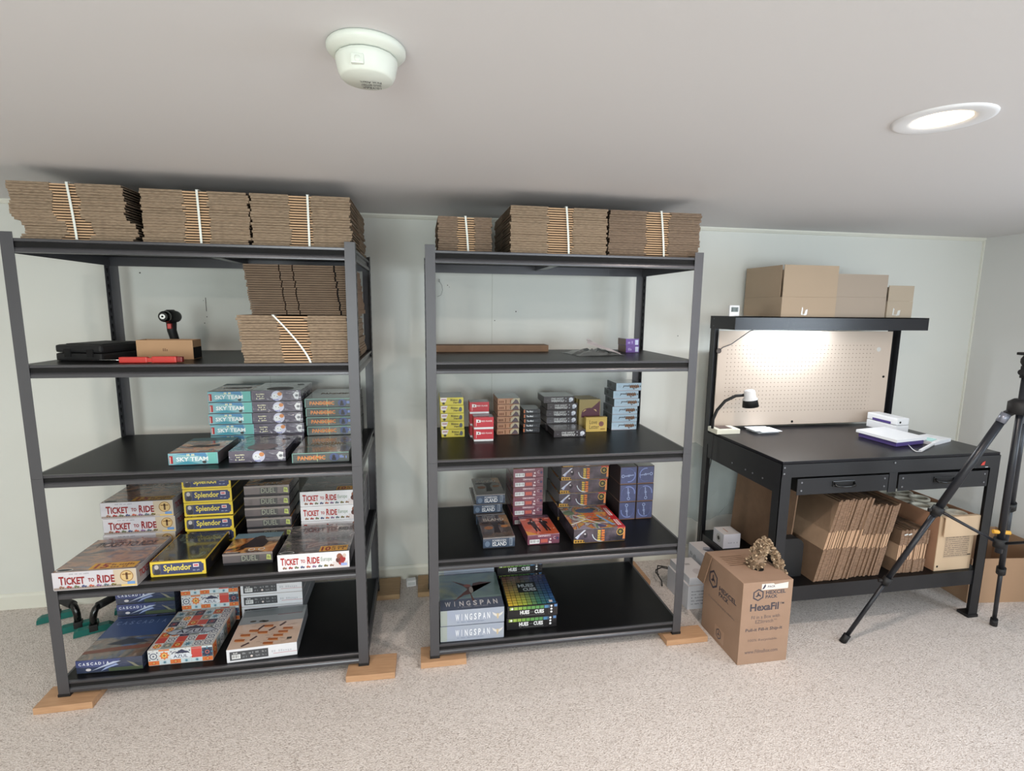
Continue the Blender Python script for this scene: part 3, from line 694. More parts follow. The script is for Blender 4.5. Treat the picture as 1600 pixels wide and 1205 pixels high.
# white box with a photographed board on the lid
g = Box('photo', .282, .300, .0605, M('white_satin_print', (224, 226, 232), rough=0.3, coat=0.3),
        M('photo_cover_print', (222, 198, 180), rough=0.15, coat=0.7, noise=(6, (206, 178, 160), 0.3, (1, 1, 1))), basec=(190, 190, 196))
p = g.p
p.rect('F', .012, .010, .165, .050, C((74, 76, 80)), 1); p.bars('F', .020, .016, .054, .036, 14); p.scribble('F', .026, .040, .052, .045, C((220, 220, 220)), 6, 2, 1)
for i in range(4):
    p.scribble('F', .062+i*.026, .034, .080+i*.026, .042, C((150, 152, 156)), 4, 2, i+3)
    if i != 1: p.scribble('F', .062+i*.026, .018, .080+i*.026, .026, C((130, 132, 136)), 4, 2, i+9)
p.ell('F', .098, .022, .005, .005, C((226, 214, 210)), 2, 12)
p.rect('F', .185, .020, .282, .0215, C((178, 60, 80)), 1); p.scribble('F', .178, .026, .262, .036, C((196, 198, 206)), 9, 1, 8)
p.rect('T', .0, .18, .282, .300, C((150, 156, 160)), 1); p.rect('T', .006, .24, .27, .293, C((120, 128, 132)), 2); p.rect('T', .16, .235, .27, .239, C((120, 60, 70)), 3)
rg_ = random.Random(4)
for (u, v) in ((.14, .012), (.155, .038), (.172, .063), (.188, .087), (.204, .11), (.03, .09), (.06, .118), (.10, .098), (.115, .145), (.015, .055)):
    p.rect('T', u, v, u+.042, v+.014, C((170, 98, 54)), 3, -0.12); p.rect('T', u+.005, v-.006, u+.045, v, C((214, 150, 100)), 2, -0.12)
for (u, v, a) in ((.075, .06, .9), (.09, .14, 1.0), (.14, .12, .8), (.18, .15, .9), (.05, .02, .7)): p.rect('T', u, v, u+.035, v+.010, C((92, 70, 70)), 4, a)
for k in range(26): u, v = rg_.uniform(.01, .26), rg_.uniform(.01, .17); p.rect('T', u, v, u+.018, v+.002, C((150, 130, 118)), 2, -0.1)
for (u, v) in ((.06, .20), (.10, .196), (.115, .192)): p.ell('T', u, v, .014, .007, C((84, 78, 72)), 3, 12)
p.rect('T', .235, .03, .255, .045, C((70, 66, 62)), 4); g.title('T', 'LUXOR', .06, .255, .14, .275, C((140, 146, 150)), 4) if False else None
for f in 'RL': p.rect(f, 0, .003, .30, .060, C((128, 130, 134)), 0)
g.done()

# ---- small boxes of the right rack
def small(key, w, d, h, side, top, **k): return Box(key, w, d, h, side, top, name='card_game_box', cat='card game', **k)
m_topgrey = M('lid_pale_grey', (150, 158, 154), rough=0.25, coat=0.4)
g = small('yellow', .1165, .17, .0400, M('yellow_card_print', (214, 202, 84), rough=0.4), m_topgrey, basec=(190, 176, 60)); p = g.p
p.poly('F', [(.002, .039), (.036, .039), (.028, .016), (.008, .016), (.002, .020)], C((230, 224, 226)), 1); p.rect('F', .007, .027, .030, .031, C((150, 70, 90)), 2); p.ell('F', .018, .010, .007, .006, C((70, 74, 56)), 2, 12); p.ell('F', .100, .020, .008, .012, C((90, 96, 110)), 2, 12)
g.title('F', 'Rhino', .052, .022, .088, .033, C((84, 72, 40)), 3, 0.03); g.title('F', 'Hero', .066, .009, .095, .020, C((84, 72, 40)), 3, 0.03); g.done()
g = small('flag', .098, .078, .0595, M('red_card_print', (188, 56, 66), rough=0.35), M('lid_mauve_grey', (110, 100, 110), rough=0.25, coat=0.4), lidgap=0.010, basec=(224, 224, 226)); p = g.p
p.rect('F', .012, .016, .0135, .050, C((230, 226, 226)), 1); p.poly('F', [(.012, .050), (.034, .046), (.034, .034), (.012, .034)], C((232, 230, 230)), 2); p.rect('F', .020, .037, .027, .044, C((120, 60, 66)), 3); g.title('F', 'RED FLAGS', .037, .037, .090, .044, C((232, 220, 220)), 3, 0.02); g.done()
g = small('tan', .115, .165, .0310, M('tan_card_print', (178, 136, 106), rough=0.4, noise=(25, (160, 112, 84), 0.2, (1, 1, 1))), m_topgrey, basec=(120, 80, 60)); p = g.p
p.poly('F', [(.06, .003), (.115, .003), (.115, .031), (.085, .031), (.07, .018)], C((176, 166, 140)), 1); p.poly('F', [(.074, .003), (.112, .003), (.104, .020), (.093, .026), (.084, .014)], C((84, 70, 78)), 2)
p.scribble('F', .008, .008, .034, .024, C((120, 72, 46)), 3, 3, 7); p.scribble('F', .040, .008, .072, .024, C((120, 78, 46)), 4, 3, 2); g.done()
g = small('mind', .089, .125, .0243, M('black_card_print', (32, 34, 40), rough=0.3, coat=0.4), M('lid_charcoal', (62, 66, 68), rough=0.25, coat=0.4), basec=(20, 20, 24)); p = g.p
p.rect('F', .0, .004, .007, .022, C((190, 110, 70)), 1); g.title('F', 'The Mind', .014, .008, .050, .017, C((226, 230, 234)), 3, 0.03); p.scribble('F', .056, .011, .072, .014, C((110, 116, 124)), 6, 2, 3); g.done()
g = small('night', .168, .148, .0362, M('black_night_print', (52, 46, 50), rough=0.25, coat=0.5), art('night_cover_art', [(70, 74, 76), (110, 100, 98), (90, 96, 96), (60, 56, 60)], 12, rough=0.2, coat=0.5), basec=(24, 22, 26)); p = g.p
g.title('F', 'ONE NIGHT', .040, .020, .108, .029, C((206, 208, 208)), 3, 0.015); g.title('F', 'WEREWOLF', .040, .006, .112, .018, C((206, 208, 208)), 3, 0.025)
p.ell('F', .122, .010, .003, .003, C((170, 174, 180)), 2, 8); p.ell('F', .122, .026, .003, .003, C((170, 174, 180)), 2, 8); p.ell('F', .150, .019, .012, .011, C((210, 214, 224)), 2, 14); p.star('F', .146, .012, .010, .006, 5, C((180, 184, 196)), 3); p.scribble('F', .016, .015, .030, .020, C((110, 110, 116)), 3, 2, 4); g.done()
g = small('ice', .143, .14, .0420, M('ice_blue_print', (176, 198, 214), rough=0.3, coat=0.3), M('lid_ice_dark', (84, 90, 92), rough=0.2, coat=0.6), basec=(196, 190, 200)); p = g.p
rg_ = random.Random(11)
for i in range(9): u = .078+i*.0058; p.rect('F', u, .012+rg_.uniform(0, .006), u+.005, .034-rg_.uniform(0, .005), C((126, 88, 62) if i % 2 else (90, 66, 52)), 3)
p.rect('F', .076, .016, .130, .026, C((150, 104, 70)), 2); p.poly('F', [(.100, .006), (.108, .012), (.092, .012)], C((60, 52, 52)), 3); p.rect('F', .134, .018, .140, .028, C((70, 84, 90)), 2)
for i in range(7): u = .040+i*.0052; p.rect('F', u, .024-i*.0004, u+.004, .029+(.004 if i == 6 else 0), C((80, 84, 92)), 2)
p.poly('F', [(.036, .016), (.040, .016), (.046, .026), (.042, .026)], C((80, 84, 92)), 2); p.scribble('F', .012, .018, .036, .030, C((166, 186, 202)), 4, 1, 3); p.rect('F', .058, .008, .09, .0085, C((120, 130, 140)), 2)
for f in 'LR': p.rect(f, .0, .002, .14, .042, C((96, 102, 106)), 0); p.ell(f, .05, .024, .02, .010, C((56, 58, 62)), 1, 12)
g.done()
# fourth shelf of the right rack
g = Box('isle', .150, .262, .0528, M('steel_blue_print', (70, 84, 104), rough=0.2, wrap=0.25, noise=(14, (54, 66, 84), 0.25, (1, 1, 1))), art('isle_cover_art', [(52, 42, 44), (84, 66, 60), (96, 76, 66), (58, 48, 50), (170, 122, 76)], 7, rough=0.15, coat=0.6), basec=(40, 40, 46), lidgap=0.004); p = g.p
g.title('F', 'FORBIDDEN', .044, .032, .108, .042, C((206, 208, 212)), 3, 0.0); g.title('F', 'ISLAND', .044, .010, .110, .030, C((216, 218, 222)), 3, 0.01)
p.ell('F', .020, .022, .012, .014, C((96, 112, 132)), 1, 14); p.rect('F', .124, .008, .138, .046, C((130, 140, 154)), 1); p.scribble('F', .126, .012, .136, .042, C((70, 80, 96)), 2, 2, 5); p.rect('F', 0, .048, .15, .051, C((150, 140, 132)), 1)
g.title('T', 'ISLAND', .025, .190, .128, .222, C((206, 198, 190)), 3, 0.01); p.ell('T', .032, .172, .020, .006, C((30, 26, 28)), 2, 14); p.poly('T', [(.060, .05), (.092, .05), (.088, .12), (.092, .15), (.104, .175), (.052, .175), (.062, .15), (.066, .12)], C((48, 40, 42)), 2); p.ell('T', .040, .11, .022, .020, C((150, 100, 66)), 1, 12); p.ell('T', .118, .12, .018, .014, C((176, 120, 74)), 1, 12)
p.rect('T', 0, .0, .15, .004, C((160, 150, 140)), 2)
g.done()
g = Box('agent', .156, .230, .0492, M('wine_print', (112, 62, 80), rough=0.25, wrap=0.10), M('amber_red_cover', (206, 96, 50), rough=0.18, coat=0.6, noise=(5, (176, 62, 48), 0.25, (1, 1, 1))), basec=(96, 52, 68)); p = g.p
g.title('F', 'CODENAMES', .05, .038, .112, .046, C((222, 200, 206)), 3, 0.02, flip=True); p.bars('F', .010, .006, .058, .026, 16); p.rect('F', .064, .008, .098, .026, C((180, 92, 82)), 1)
p.scribble('F', .104, .004, .118, .014, C((226, 210, 214)), 3, 2, 3); p.star('F', .112, .024, .006, .003, 5, C((226, 214, 216)), 2); g.title('F', 'C', .126, .022, .136, .036, C((190, 180, 190)), 3); p.ell('F', .146, .026, .006, .007, C((60, 56, 90)), 1, 12)
p.poly('T', [(0, 0), (.06, 0), (.0, .05)], C((226, 156, 70)), 1); p.rect('T', 0, .195, .156, .23, C((90, 60, 78)), 1); g.title('T', 'CODENAMES', .015, .202, .14, .216, C((170, 130, 140)), 3, .01); 
K = 1.22
for u in (.055, .106):
    v_ = .172
    p.ell('T', u, v_, .0075, .010, C((30, 22, 26)), 3, 12); p.ell('T', u, v_+.010, .013, .0035, C((30, 22, 26)), 3, 12)
    sg = 1 if u < .08 else -1
    p.poly('T', [(u-.015, .158), (u-.013, .130), (u-.008, .090), (u-.004, .038), (u+.004, .036), (u+.006, .085), (u+.012, .036), (u+.020, .038), (u+.014, .095), (u+.013, .130), (u+.015, .158)], C((34, 24, 28)), 3)
    p.poly('T', [(u-sg*.015, .155), (u-sg*.026, .142), (u-sg*.022, .118), (u-sg*.012, .128)], C((34, 24, 28)), 3)
    p.poly('T', [(u-.003, .160), (u+.003, .160), (u, .140)], C((214, 206, 206)), 4)
for (u, v) in ((.022, .183), (.138, .183)): p.ell('T', u, v, .013, .005, C((216, 170, 160)), 2, 12)
p.scribble('T', .12, .06, .15, .066, C((226, 190, 150)), 6, 2, 3)
g.done()
g = Box('comic', .257, .275, .0715, M('comic_side_print', (92, 80, 92), rough=0.2, coat=0.5, noise=(16, (48, 46, 52), 0.12, (1, 1, 1))), art('comic_cover_art', [(60, 70, 56), (190, 160, 80), (210, 120, 60), (90, 80, 96), (200, 196, 190), (76, 110, 84)], 16, rough=0.2, coat=0.6), basec=(120, 92, 50)); p = g.p
p.poly('F', [(0, .003), (.055, .003), (.05, .016), (0, .020)], C((196, 150, 66)), 1); [p.ell('F', .010+i*.013, .010, .005, .005, C((80, 60, 34)), 2, 10) for i in range(4)]
p.poly('F', [(.005, .030), (.05, .066), (.06, .066), (.015, .026)], C((200, 204, 216)), 1); p.poly('F', [(.012, .022), (.03, .05), (.036, .05), (.02, .022)], C((170, 176, 206)), 2); p.ell('F', .058, .040, .010, .014, C((50, 44, 52)), 1, 12); p.ell('F', .055, .046, .005, .004, C((206, 200, 204)), 2, 8)
p.ring('F', .135, .050, .046, .004, C((200, 210, 216)), 2, 14, PI*1.05, PI*1.6)
rg_ = random.Random(3)
for i in range(5): p.rect('F', .118, .010+i*.011, .133, .018+i*.011, C((200, 170, 70)), 3, rg_.uniform(-.2, .2)); p.rect('F', .137, .006+i*.012, .153, .015+i*.012, C((206, 116, 54)), 3, rg_.uniform(-.15, .15))
p.ring('F', .232, .048, .019, .003, C((200, 160, 80)), 3, 20); p.ell('F', .232, .048, .016, .016, C((44, 44, 40)), 2, 18); p.star('F', .232, .048, .011, .005, 5, C((150, 136, 70)), 3)
p.rect('F', .215, .066, .257, .071, C((190, 50, 50)), 2); p.poly('F', [(.245, .010), (.257, .010), (.257, .066), (.250, .066)], C((206, 130, 80)), 1)
p.rect('T', .222, 0, .257, .275, C((186, 44, 48)), 2); p.scribble('T', .228, .02, .250, .12, C((226, 206, 206)), 2, 3, 4); p.scribble('T', .228, .14, .250, .24, C((226, 206, 206)), 2, 3, 8)
for i in range(4): p.rect('T', .10, .09+i*.026, .16, .106+i*.026, C((198, 90, 44)), 2, .1)
for i in range(4): p.rect('T', .065, .08+i*.024, .10, .094+i*.024, C((214, 184, 84)), 2, -.1)
p.poly('T', [(.0, .06), (.10, .12), (.104, .114), (.006, .05)], C((226, 222, 214)), 3); p.poly('T', [(.04, .17), (.17, .02), (.176, .024), (.048, .174)], C((226, 222, 214)), 3); p.poly('T', [(.16, .15), (.20, .03), (.215, .03), (.17, .16)], C((120, 160, 200)), 3)
p.ell('T', .03, .20, .03, .03, C((110, 130, 100)), 2, 12); p.ell('T', .12, .22, .05, .03, C((70, 96, 130)), 2, 12)
p.poly('T', [(.02, .0), (.09, .0), (.06, .045)], C((150, 140, 160)), 2); p.ell('T', .15, .03, .022, .022, C((84, 80, 116)), 3, 12)
g.done()
# dusk blue cube boxes: four variants of the same print, turned differently
for k in range(4):
    g = Box('cube%d' % k, .0925, .24, .0968, M('cube_edge_print', (70, 58, 60), rough=0.4), M('cube_lid', (150, 150, 140), rough=0.4), lidgap=0.003, basec=(150, 110, 84)); p = g.p
    sd = .088
    p.rect('F', .003, .004, .0895, .0925, M('dusk_blue_print', (94, 99, 136), rough=0.35, noise=(30, (82, 87, 120), 0.25, (1, 1, 1))), 0)
    a = [0, PI, PI/2, -PI/2][k]; cu, cv = .046, .0485
    def rt(u, v): return cu+u*math.cos(a)-v*math.sin(a), cv+u*math.sin(a)+v*math.cos(a)
    lb = C((170, 184, 220))
    p.ring('F', cu+(0.002), cv, .038, .0055, C((130, 144, 196)), 2, 20, a-PI*0.55, a+PI*0.15)
    p.ring('F', cu, cv, .037, .0015, C((110, 124, 176)), 2, 20, a+PI*0.15, a+PI*0.6)
    q0 = rt(-.030, -.004); p.ring('F', q0[0], q0[1], .0085, .003, lb, 3, 16)
    rg_ = random.Random(8)
    for i in range(9):
        hh = .005 if i not in (3, 4) else .010
        c_ = rt(-.017+i*.0055, -.004+i*.0006); p.rect('F', c_[0]-.0018, c_[1]-hh*.6, c_[0]+.0018, c_[1]+hh*.6, lb, 3, a+rg_.uniform(-.3, .3))
    g.done()
# bottom shelf of the right rack
g = Box('bird', .292, .322, .0765, M('misty_blue_print', (150, 160, 186), rough=0.3, coat=0.3, noise=(6, (164, 172, 176), 0.3, (1, 1, 1))), art('bird_cover_art', [(90, 110, 104), (116, 136, 132), (104, 122, 130), (132, 140, 120)], 4, rough=0.18, coat=0.5), basec=(130, 138, 150)); p = g.p
g.spaced('F', 'WINGSPAN', .070, .024, .226, .056, C((226, 230, 236)), 3, 0.02); p.scribble('F', .075, .014, .20, .018, C((120, 130, 150)), 22, 1, 4)
p.rect('F', 0, .003, .030, .0765, C((156, 164, 160)), 1)
for sg in (-1, 1): p.poly('F', [(.262, .040), (.262+sg*.026, .054), (.262+sg*.020, .040), (.262+sg*.006, .030)], C((210, 208, 204)), 2)
p.poly('F', [(.256, .046), (.268, .046), (.265, .020), (.259, .020)], C((196, 180, 150)), 3)
p.rect('T', 0, 0, .292, .09, C((84, 92, 110)), 1); g.spaced('T', 'WINGSPAN', .025, .030, .266, .070, C((206, 204, 206)), 3, 0.02); p.scribble('T', .08, .020, .22, .024, C((170, 170, 176)), 24, 2, 2)
p.poly('T', [(.06, .26), (.10, .235), (.13, .215), (.145, .20), (.16, .20), (.20, .212), (.26, .225), (.20, .235), (.165, .225), (.155, .175), (.15, .12), (.165, .06), (.15, .07), (.145, .13), (.115, .12), (.06, .07), (.11, .14), (.135, .17), (.12, .20)], C((96, 66, 62)), 2)
p.ell('T', .135, .205, .018, .014, C((150, 90, 76)), 3, 12); p.ell('T', .152, .165, .010, .03, C((150, 140, 132)), 3, 12)
g.done()
g = Box('hue', .243, .285, .0590, M('hue_black_print', (34, 32, 34), rough=0.2, coat=0.5), None, basec=(24, 24, 26)); p = g.p
def hcol(i, j, ni, nj):
    x, y = i/(ni-1), j/(nj-1)
    A = [(232, 196, 72), (180, 196, 84), (70, 130, 110), (50, 100, 150)]; Bc = [(120, 84, 70), (96, 70, 76), (70, 64, 100), (56, 66, 110)]
    k = min(int(x*3), 2); f = x*3-k
    a = [A[k][q]*(1-f)+A[k+1][q]*f for q in range(3)]; c = [Bc[k][q]*(1-f)+Bc[k+1][q]*f for q in range(3)]
    return tuple(int(round((a[q]*(1-y)+c[q]*y)/6)*6) for q in range(3))
for i in range(10):
    for j in range(12):
        if 3 <= i <= 6 and 5 <= j <= 8: continue
        p.rect('T', .006+i*.0233, .006+j*.0228, .0272+i*.0233, .0262+j*.0228, C(hcol(i, j, 10, 12)), 0)
p.rect('T', .072, .118, .170, .212, C((26, 26, 30)), 1); g.title('T', 'HUES', .080, .165, .158, .196, C((190, 200, 206)), 3, 0.03); g.title('T', 'CUES', .098, .128, .164, .156, C((190, 200, 206)), 3, 0.03)
p.rect('T', .205, .016, .222, .034, C((226, 214, 214)), 2)
cs = [(150, 176, 80), (150, 176, 80), (140, 170, 76), (116, 160, 72), (100, 150, 76), (96, 150, 80), (90, 146, 84), (84, 140, 84), (80, 130, 170), (96, 140, 190)]
for i in range(10): p.rect('F', .010+i*.021, .040, .028+i*.021, .055, C(cs[i]), 0)
p.rect('F', .226, .044, .240, .057, C((90, 130, 180)), 0); p.ell('F', .022, .047, .006, .005, C((226, 230, 226)), 1, 10); p.rect('F', .002, .0025, .196, .039, C((30, 29, 31)), 0)
g.title('F', 'HUES', .060, .016, .105, .036, C((232, 234, 236)), 3, 0.04); g.title('F', 'and', .110, .023, .124, .030, C((120, 124, 126)), 3); g.title('F', 'CUES', .130, .016, .176, .036, C((232, 234, 236)), 3, 0.04)
p.rect('F', .202, .010, .222, .056, C((30, 29, 31)), 1)
for v in (.049, .034, .019): p.ell('F', .212, v, .0055, .0055, C((226, 228, 232)), 2, 10)
p.scribble('F', .062, .009, .18, .012, C((110, 112, 114)), 20, 1, 6)
g.done()

ORD = ['topmost', 'second from top', 'third from top', 'fourth from top', 'fifth from top', 'sixth from top']
def stack(key, xl, y, z0, n, what, where, group, jx=(), jy=(), rots=()):
    """n boxes from z0 upward; where names the stack"""
    g = GAMES[key]
    for i in range(n):
        pos = ORD[n-1-i] if i > 0 else 'bottom one'
        lab = '%s, %s of %s' % (what, pos, where) if n > 1 else '%s, %s' % (what, where)
        g.put(xl + (jx[i] if i < len(jx) else 0), y + (jy[i] if i < len(jy) else 0), z0 + i*(g.h+0.0010) + 0.0004, rots[i] if i < len(rots) else 0, lab, group)
Z3, Z4, Z5, Z2 = LEV[2], LEV[3], LEV[4], LEV[1]
G = 'board games on the %s shelf of the %s rack'
# left rack, third shelf
q = G % ('third', 'left')
stack('sky', .447, .075, Z3, 1, 'teal game box with white capital title', 'alone in front of its stack', q)
stack('sky', .505, .362, Z3, 5, 'teal game box with white capital title', 'its stack', q, jx=(0, .002, -.003, .002, 0))
stack('round', .675, .076, Z3, 1, 'slate purple game box with round emblem', 'alone in front of its stack', q, rots=(.01,))
stack('round', .692, .362, Z3, 5, 'slate purple game box with round emblem', 'its stack', q, jx=(0, .002, -.001, -.001, -.005))
stack('virus', .932, .036, Z3, 1, 'dark game box with orange capital title', 'alone in front of its stack', q, rots=(.01,))
stack('virus', .932, .365, Z3, 5, 'dark game box with orange capital title', 'its stack', q, jx=(0, .002, 0, -.001, -.004), jy=(0, -.022, -.022, -.022, -.022))
# left rack, fourth shelf
q = G % ('fourth', 'left')
stack('rail', .0425, -.020, Z4, 1, 'pale grey game box with red western title', 'alone in front of its stack', q, rots=(-.012,))
stack('rail', .0425, .322, Z4, 3, 'pale grey game box with red western title', 'its stack', q, jx=(0, .004, 0))
stack('jewel', .360, .038, Z4, 1, 'yellow bordered navy game box', 'alone in front of its stack', q)
stack('jewel', .378, .352, Z4, 5, 'yellow bordered navy game box', 'its stack', q, jx=(-.002, -.002, -.006, -.007, -.008), jy=(0, -.015, 0, 0, 0))
stack('duel', .614, .099, Z4, 1, 'grey game box with desert cover', 'alone in front of its stack', q)
stack('duel', .635, .352, Z4, 5, 'grey game box with pale green-grey title', 'its stack', q, jx=(.004, .003, -.002, -.002, 0))
stack('raileu', .860, .006, Z4, 1, 'white game box with green subtitle', 'alone in front of its stack', q)
stack('raileu', .884, .350, Z4, 3, 'white game box with green subtitle', 'its stack', q)
# left rack, bottom shelf
q = G % ('bottom', 'left')
stack('wild', .046, .045, Z5, 1, 'indigo film-wrapped game box', 'alone in front of its stack', q, rots=(-.02,))
stack('wild', .0440, .360, Z5, 3, 'indigo film-wrapped game box', 'its stack', q)
stack('tile', .312, .052, Z5, 1, 'game box with coloured mosaic tiles', 'alone in front of its stack', q)
stack('tile', .326, .352, Z5, 3, 'game box with coloured mosaic tiles', 'its stack', q)
stack('photo', .630, .020, Z5, 1, 'white game box with black barcode panel', 'alone in front of its stack', q, rots=(.05,))
stack('photo', .590, .352, Z5, 3, 'white game box with black barcode panel', 'its stack', q)
# right rack, third shelf
q = 'small game boxes on the third shelf of the right rack'
stack('yellow', 1.561, .400, Z3, 5, 'small yellow game box', 'its stack', q, jx=(.002, 0, -.001, -.002, -.004))
stack('flag', 1.716, .300, Z3, 2, 'small red box with a white flag', 'the front stack', q)
stack('flag', 1.706, .385, Z3, 3, 'small red box with a white flag', 'the rear stack', q, jx=(0, 0, -.002))
stack('tan', 1.848, .418, Z3, 6, 'small tan and brown game box', 'its stack', q, jx=(0, .001, .001, .004, .003, .003))
stack('mind', 1.992, .446, Z3, 5, 'small black box with orange edge mark', 'its stack', q, jx=(0, .001, .004, .002, .001))
stack('night', 2.127, .324, Z3, 1, 'black game box with white outlined title', 'alone in front of its stack', q)
stack('night', 2.122, .480, Z3, 5, 'black game box with white outlined title', 'its stack', q, jx=(0, .004, .002, .006, -.014))
stack('ice', 2.480, .446, Z3, 6, 'pale blue game box with brown lettering', 'its stack', q, jx=(0, .001, .001, .010, .003, .018))
# right rack, fourth shelf
q = G % ('fourth', 'right')
stack('isle', 1.738, .089, Z4, 1, 'steel blue film-wrapped game box', 'alone in front of its stack', q)
stack('isle', 1.735, .366, Z4, 3, 'steel blue film-wrapped game box', 'its stack', q, jx=(0, -.012, 0), jy=(0, .012, 0))
stack('agent', 1.950, .094, Z4, 1, 'wine red game box with two silhouettes', 'alone in front of its stack', q, rots=(.02,))
stack('agent', 1.921, .332, Z4, 6, 'wine red game box with upside-down title', 'its stack', q)
stack('comic', 2.171, .076, Z4, 1, 'comic-art game box with red lid edge', 'alone in front of its stack', q)
stack('comic', 2.166, .358, Z4, 5, 'comic-art game box with a gold round badge', 'its stack', q, jx=(0, .006, .010, .016, .022))
q = 'dusk blue cube boxes'
pl = [(2, 3), (2, 3), (0, 1)]
for c_ in (0, 1):
    for r_ in range(3):
        key = 'cube%d' % ([3, 2, 0][r_] if c_ == 0 else [3, 2, 1][r_])
        GAMES[key].put(2.490 + c_*.0965 + (.001 if r_ == 1 else 0), .318, Z4 + r_*.0976 + .0004, 0, 'square dusk blue box with pale script, %s row, %s column of the six' % (['bottom', 'middle', 'top'][r_], ['left', 'right'][c_]), q)
# right rack, bottom shelf
q = G % ('bottom', 'right')
stack('bird', 1.535, .018, Z5, 2, 'misty blue game box with spaced white title', 'the front pair', q, rots=(-.02, -.015), jx=(0, .001))
stack('bird', 1.537, .358, Z5, 4, 'misty blue game box with spaced white title', 'the rear stack', q)
stack('hue', 1.848, .062, Z5, 2, 'black game box with a strip of colour squares', 'the front pair', q, rots=(-.02, -.02), jx=(0, .004))
stack('hue', 1.846, .362, Z5, 4, 'black game box with a strip of colour squares', 'the rear stack', q)

# gold letter boxes (one lying, the rest standing in a row behind)
def love_box(x, y, z, lie, label, seed=1):
    gold = M('gold_card_print', (196, 172, 96), rough=0.4, noise=(12, (212, 176, 90), 0.3, (1, 1, 1)))
    gold2 = M('dull_gold_print', (150, 132, 82), rough=0.4)
    w = .118; h = .079 if lie else .168; d = .030
    t = thing('card_game_box', label, 'card game', (x+w/2, y, z), 0, 'gold card game boxes')
    b = MB(); b.box(-w/2, w/2, 0, d, 0, h, gold if lie else gold2, bevel=.001); p = Printer(b, w, d, h)
    if lie:
        p.ell('F', .086, .042, .014, .014, C((120, 78, 72)), 2, 16); p.ring('F', .086, .042, .010, .002, C((150, 100, 92)), 3, 16); p.rect('F', .082, .010, .108, .017, C((150, 116, 60)), 1)
        o = b.build('box_body', t, keepn=True)
        b2_ = MB(); p.text('F', 'Love', .020, .042, .062, .064, C((70, 58, 30)), 3, 0, mb=b2_); p.text('F', 'Letter', .020, .016, .074, .038, C((70, 58, 30)), 3, 0, mb=b2_); b2_.build('title_lettering', o, keepn=True)
    else:
        mar = C((84, 36, 52)); p.poly('F', [(.115, .160), (.08, .130), (.052, .108), (.02, .105), (.012, .085), (.012, .070), (.115, .070)], mar, 1)
        p.ell('F', .058, .092, .045, .030, mar, 2, 20); p.poly('F', [(.020, .100), (.030, .112), (.040, .112), (.026, .102)], C((214, 180, 110)), 3); p.poly('F', [(.080, .114), (.094, .112), (.098, .100), (.090, .106)], C((214, 180, 130)), 3)
        b.build('box_body', t, keepn=True)
    return t
love_box(2.327, .424, Z3, True, 'gold card game box with brown script and a wax seal, standing frontmost')
for k in range(4):
    love_box(2.302-.006*k, .468+.034*k, Z3, False, 'tall gold and maroon card game box, %s' % ['first behind the wax seal box', 'second behind the wax seal box', 'third behind the wax seal box', 'rearmost behind the wax seal box'][k])

# ------------------------------------------------------------------ things on the second shelves
def Rz(a): return Matrix.Rotation(a, 4, 'Z')
t = thing('tool_case', 'black plastic power tool case lying on the second shelf of the left rack', 'tool case', (.036, .16, Z2), -.256)
b = MB(); b.box(0, .197, 0, .25, .0005, .032, m_rub, bevel=.008); b.build('case_bottom', t)
b = MB(); b.box(0, .197, 0, .25, .0335, .065, m_rub, bevel=.010); b.box(.02, .177, .03, .22, .064, .068, m_rub, bevel=.002); b.build('case_lid', t)
for u in (.055, .15):
    b = MB(); b.box(u-.013, u+.013, -.006, .002, .018, .048, m_void, bevel=.002); b.build('latch', t)
b = MB(); b.tube([(.0, .09, .032), (-.014, .10, .032), (-.014, .16, .032), (.0, .17, .032)], .006, m_rub); b.build('handle', t)

m_kraft = M('kraft_card', (190, 152, 116), rough=0.8)
t = thing('kraft_box', 'low open kraft box in front of the cordless drill', 'box', (.309, .200, Z2), -.03)
b = MB()
for (x0, x1, y0, y1, z0, z1) in ((0, .217, 0, .003, 0, .080), (0, .217, .077, .08, 0, .080), (0, .003, .003, .077, 0, .08), (.214, .217, .003, .077, 0, .08), (.003, .214, .003, .077, 0, .003)): b.box(x0, x1, y0, y1, z0, z1, m_kraft)
p = Printer(b, .217, .15, .08, T=Matrix.Translation((.1085, 0, 0))); p.scribble('F', .100, .034, .128, .046, C((140, 104, 76)), 4, 1, 3)
b.box(.2172, .2180, .002, .078, .002, .05, m_void)
b.build('box_walls', t, keepn=True)

t = thing('red_hand_tool', 'red handled tool with a thin metal tip on the second shelf', 'hand tool', (.317, .045, Z2), -.02)
m_redp = M('red_plastic', (196, 56, 50), rough=0.4)
b = MB(); b.box(0, .100, 0, .022, .001, .024, m_redp, bevel=.004); b.box(.116, .205, 0, .022, .001, .026, m_redp, bevel=.004); b.box(.098, .118, .003, .019, .004, .020, m_redp); b.build('handle', t)
b = MB(); b.box(.205, .226, .001, .021, .003, .025, C((120, 30, 30)), bevel=.004); b.build('end_cap', t)
b = MB(); b.tube([(-.085, .035, .010), (.002, .012, .012)], [.0015, .0022], m_chrome); b.build('metal_tip', t)

